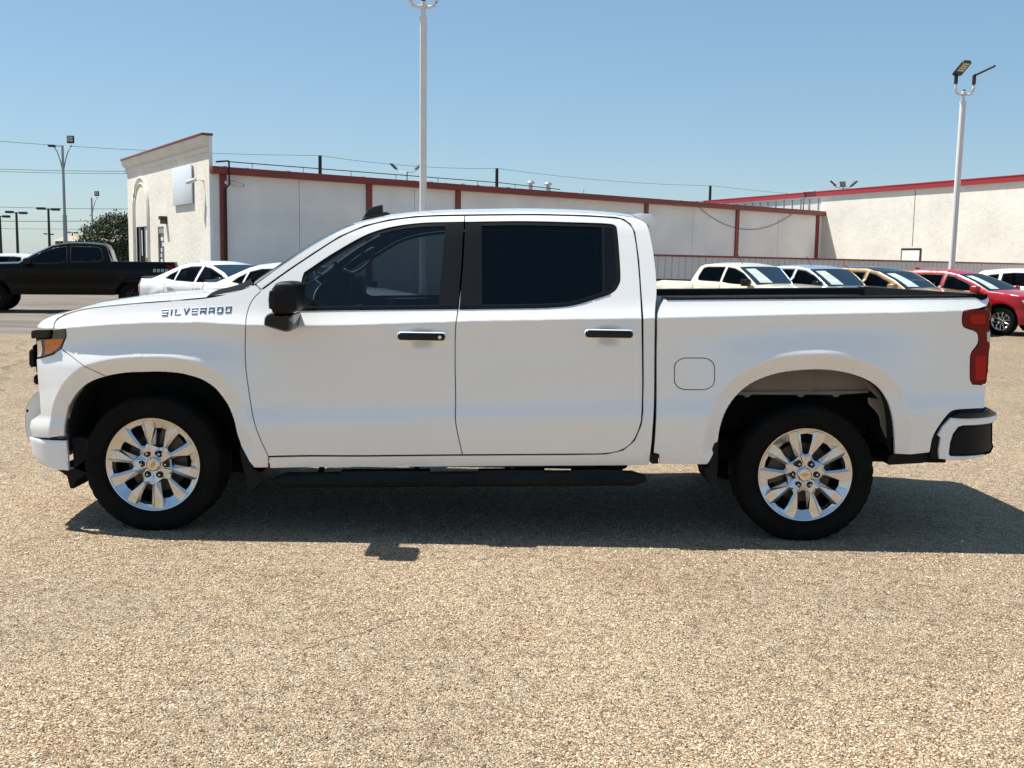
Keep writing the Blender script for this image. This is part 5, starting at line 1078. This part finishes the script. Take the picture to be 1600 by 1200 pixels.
    r2 = sc(T['rear']); tl_ = [(r2[0][0]-.03, r2[0][1]-.04), (r2[1][0]-.02, r2[1][1]-.16), (r2[1][0]-(.16 if typ != 'sedan' else .06), r2[1][1]-.14), (r2[0][0]-(.22 if typ != 'sedan' else .07), r2[0][1]-.05)]; V, F = panel(tl_, sf_, step=.05, push=.004, flange=.02, roll=.004); tm = 'taillight' if paint == 'black_paint' else 'taillight2'; mk('taillight', V, F, tm, root, True); mk('taillight', *mir(V, F), tm, root, True)
    # mirrors
    mx, mz = (T['wins'][0][0][0]+.06)*sx, zb+.10*sz; s = float(sf_(mx, zb)[0])
    for g_ in (-1, 1):
        m_ = mk('mirror', *puff(rrect(mx-.10, mx+.10, mz-.085, mz+.085, .05), [g_*(s+.22), g_*(s+.20), g_*(s+.06), g_*(s+.03)], [.03, 0, 0, .02]), 'gloss_black' if typ != 'suv' else paint, root, 60); MB().tube([(mx, g_*(s-.04), mz-.05), (mx, g_*(s+.08), mz-.03)], .03, 6).obj('mirror_arm', 'plastic', m_)
    # arch liners, underside, interior
    for cx in (fx, rx):
        a = arch(cx, wz, T['ar'], cl); V = []; F = []
        for x, z in a: s = float(sf_(x, z)[0]); V += [(x, -(s-.02), z), (x, -hw+.38, z)]
        F = [(2*k, 2*k+1, 2*k+3, 2*k+2) for k in range(len(a)-1)]+[tuple(2*k+1 for k in range(len(a)))]; mk('wheel_liner', V, F, 'dark', root); mk('wheel_liner', *mir(V, F), 'dark', root)
    mk('underbody', [(xa+.25, -hw+.12, cl+.02), (xb-.2, -hw+.12, cl+.02), (xb-.2, hw-.12, cl+.02), (xa+.25, hw-.12, cl+.02)], [(0, 1, 2, 3)], 'dark', root)
    xd = T['shield'][0][0]*sx; box_obj('dashboard', (xd-.1, -hw+.16, zb-.4), (xd+.42, hw-.16, zb-.02), 'seat', root, .05)
    for xq in (.15, 1.0 if typ != 'suv' else .95):
        for yq in (-.38, .38): st = box_obj('seat_back', (xq*sx-.02, yq-.24, zb-.5), (xq*sx+.16, yq+.24, zb+.14*sz), 'seat', root, .05); box_obj('headrest', (xq*sx+.06, yq-.12, zb+.15*sz), (xq*sx+.16, yq+.12, zb+.33*sz), 'seat', st, .03)
    box_obj('cabin_floor', (xd-.1, -hw+.13, zb-.52), (T['back'][-1][0]*sx-.05, hw-.13, zb-.5), 'dark', root)
    # window stickers on the windshield
    if sticker:
        e = sc(cr(T['shield'], 4)); es = [float(sf_(x, z)[0])-.004 for x, z in e]; cxs = np.linspace(-.20, -.10, ns); czs = np.linspace(.0, .02, ns); V = []; F = []
        for i in range(ns):
            for t in (sticker[0], (sticker[0]+sticker[1])/2, sticker[1]): V.append((e[i][0]+cxs[i]*(1-t*t)-.004, t*es[i], e[i][1]+czs[i]*(1-abs(t)**2.0)+.006))
        for i in range(1, ns-2):
            for k in (0, 1): F.append((i*3+k, i*3+k+1, (i+1)*3+k+1, (i+1)*3+k))
        mk('window_sticker', V, F, 'sticker', root)
        for i0, i1 in ((2, 3), (5, 6)):
            q = [i0*3, i0*3+2, i1*3+2, i1*3]; W2 = []
            for a in q: W2.append(tuple(np.array(V[a])+np.array((-.003, 0, .004))))
            cc = np.mean(W2, 0); W2 = [tuple(cc+(np.array(p)-cc)*(.8)) for p in W2]; mk('sticker_print', W2, [(0, 1, 2, 3)], 'white_sign', root)
    # wheels
    if typ not in WMS: WMS[typ] = wheel_meshes(T['wr'], T['ri'], .24, typ, False)
    yc_ = hw-.135
    for x in (fx, rx):
        put_wheel(root, WMS[typ], (x, -yc_, wz), 0, ('rubber', wheelm), random.uniform(0, 1), False); put_wheel(root, WMS[typ], (x, yc_, wz), math.pi, ('rubber', wheelm), random.uniform(0, 1), False)
    for e in extra:
        if e == 'antenna': MB().tube([(T['roof'][0][0]*sx+.25, .35, 1.91*sz), (T['roof'][0][0]*sx+.43, .36, 1.91*sz+.26)], .008, 5).obj('antenna', 'dark_metal', root)
        if e == 'fin': b = sc(T['roof'])[2]; mk('roof_fin', *puff([(b[0]+.25, b[1]+.03), (b[0]+.38, b[1]+.085), (b[0]+.42, b[1]+.085), (b[0]+.45, b[1]+.02)], [-.03, -.02, .02, .03], [.005, 0, 0, .005]), paint, root, 50)
        if e == 'decal':
            for k in range(4):
                x = 2.36*sx+k*.105; z = 1.20*sz
                V = []
                for a, b in ((0, -.045), (.08, -.045), (.09, .045), (.012, .045)): V.append((x+a, -float(sf_(x+a, z+b)[0])-.006, z+b))
                mk('bed_decal', V, [(0, 1, 2, 3)], 'galv', root)
    # place: the reference point (car coordinates) stands in the photo column px at depth Y
    c, s = math.cos(rz), math.sin(rz); X, Yr = ref[0]*sx, ref[1]*sy; w_ = P(px, 450, Y); root.location = (w_[0]-(X*c-Yr*s), Y-(X*s+Yr*c), 0); return root
def cr_poly(p): return p
row = 'cars parked in a row by the fence'
car('pickup', 'pickup_truck', 'black crew-cab pickup truck parked at the left edge', 'pickup truck', None, 'black_paint', (2.95, -.95, 0), 274, 30.0, R(15), (1.0, 1.0, 1.0), glassm='glass_rear', wheelm='gloss_black', extra=('decal',))
car('sedan', 'sedan_car', 'white sedan with dark rear spoiler parked behind the truck hood', 'car', None, 'white2', (2.48, .78, 0), 219, 25.2, R(180-34), (1.0, 1.0, 1.0), extra=('fin',))
car('sedan', 'sedan_car', 'white car half hidden behind the truck windshield pillar', 'car', None, 'white2', (1.95, .70, 0), 347, 22.0, R(180-36), (1.0, 1.0, 1.0))
car('pickup', 'pickup_truck', 'cream small pickup with sticker, leftmost of the row by the fence', 'pickup truck', row, 'tan_paint', (-1.12, .86, 0), 1187, 25.2, R(180-53), (.9, 1.04, .845), sticker=(.86, .50), extra=('antenna',))
car('pickup', 'pickup_truck', 'silver small pickup with sticker between the cream and gold vehicles', 'pickup truck', row, 'silver_paint', (-1.12, .86, 0), 1299, 25.4, R(180-53), (.9, 1.04, .83), sticker=(.86, .50), extra=('antenna',))
car('suv', 'crossover_car', 'gold crossover with dark roof between the silver pickup and red car', 'car', row, 'gold_paint', (-1.02, .80, 0), 1419, 25.7, R(180-53), (1.0, 1.08, .955), sticker=(.86, .50), roofm='gloss_black', extra=('fin',))
car('suv', 'crossover_car', 'shiny red crossover with white window sticker by the truck tail', 'car', row, 'red_paint', (-1.36, .92, 0), 1566, 25.6, R(180-50), (1.0, 1.04, .935), sticker=(.84, .52), extra=('fin',))
car('suv', 'crossover_car', 'white car behind the red one at the right photo edge', 'car', row, 'white2', (1.3, .80, 0), 1552, 33.5, R(180-40), (1.1, 1.02, .97))
car('suv', 'crossover_car', 'white car roof showing behind the black pickup at far left', 'car', None, 'white2', (-.1, -.8, 0), -18, 43, R(12), (1.05, 1, .97))

# ================================================================== loose chips lying on the seal
def chip_mat():
    m = mat('loose_chips', (.45, .35, .23), .85, spec=.2); n = m.node_tree.nodes; l = m.node_tree.links; b = n['Principled BSDF']; g = n.new('ShaderNodeNewGeometry'); rp = n.new('ShaderNodeValToRGB'); e = rp.color_ramp.elements
    st = [(0, (.12, .075, .045)), (.2, (.32, .215, .125)), (.55, (.50, .365, .23)), (.85, (.62, .50, .345)), (1, (.78, .70, .56))]
    e[0].color = (*st[0][1], 1); e[1].position = 1; e[1].color = (*st[-1][1], 1)
    for p, c in st[1:-1]: k = e.new(p); k.color = (*c, 1)
    l.new(g.outputs['Random Per Island'], rp.inputs[0]); l.new(rp.outputs[0], b.inputs['Base Color']); return m
def gravel():
    n = 150000; y = 2.9+(rng.random(n)**1.5)*7.5; x = (rng.random(n)*2-1)*(.62*y+.3)
    f = np.sin(x*1.7+1.3*np.sin(y*1.1))*np.sin(y*2.3+.7*np.sin(x*2.1))+.6*np.sin(x*5.1+y*3.7)*np.sin(y*4.3-x*1.9); k = rng.random(n) < .45+.4*f; x, y = x[k], y[k]; n = len(x)
    s = rng.uniform(.0030, .0068, n); a = rng.random(n)*6.283; ar = rng.uniform(.6, 1.0, n); h = s*rng.uniform(.5, 1.0, n); V = np.empty((n, 5, 3))
    for j in range(4):
        t = a+j*1.5708; r_ = s*(1 if j % 2 else ar)*rng.uniform(.75, 1.1, n); V[:, j, 0] = x+r_*np.cos(t); V[:, j, 1] = y+r_*np.sin(t); V[:, j, 2] = .0005+h*rng.uniform(0, .5, n)
    V[:, 4, 0] = x+s*rng.uniform(-.4, .4, n); V[:, 4, 1] = y+s*rng.uniform(-.4, .4, n); V[:, 4, 2] = h+.001
    me = bpy.data.meshes.new('gravel_chips'); me.vertices.add(n*5); me.vertices.foreach_set('co', V.ravel()); b = np.arange(n)[:, None]*5
    F = np.stack([b+np.array([[0, 1, 4]]), b+np.array([[1, 2, 4]]), b+np.array([[2, 3, 4]]), b+np.array([[3, 0, 4]])], 1).reshape(-1)
    me.loops.add(len(F)); me.loops.foreach_set('vertex_index', F.astype(np.int32)); me.polygons.add(n*4); me.polygons.foreach_set('loop_start', np.arange(n*4, dtype=np.int32)*3); me.polygons.foreach_set('loop_total', np.full(n*4, 3, np.int32)); me.update(); me.validate()
    me.materials.append(chip_mat()); o = bpy.data.objects.new('gravel_chips', me); COL.objects.link(o); prop(o, 'loose tan stone chips scattered on the lot in front of the truck', 'gravel', kind='stuff')
gravel()
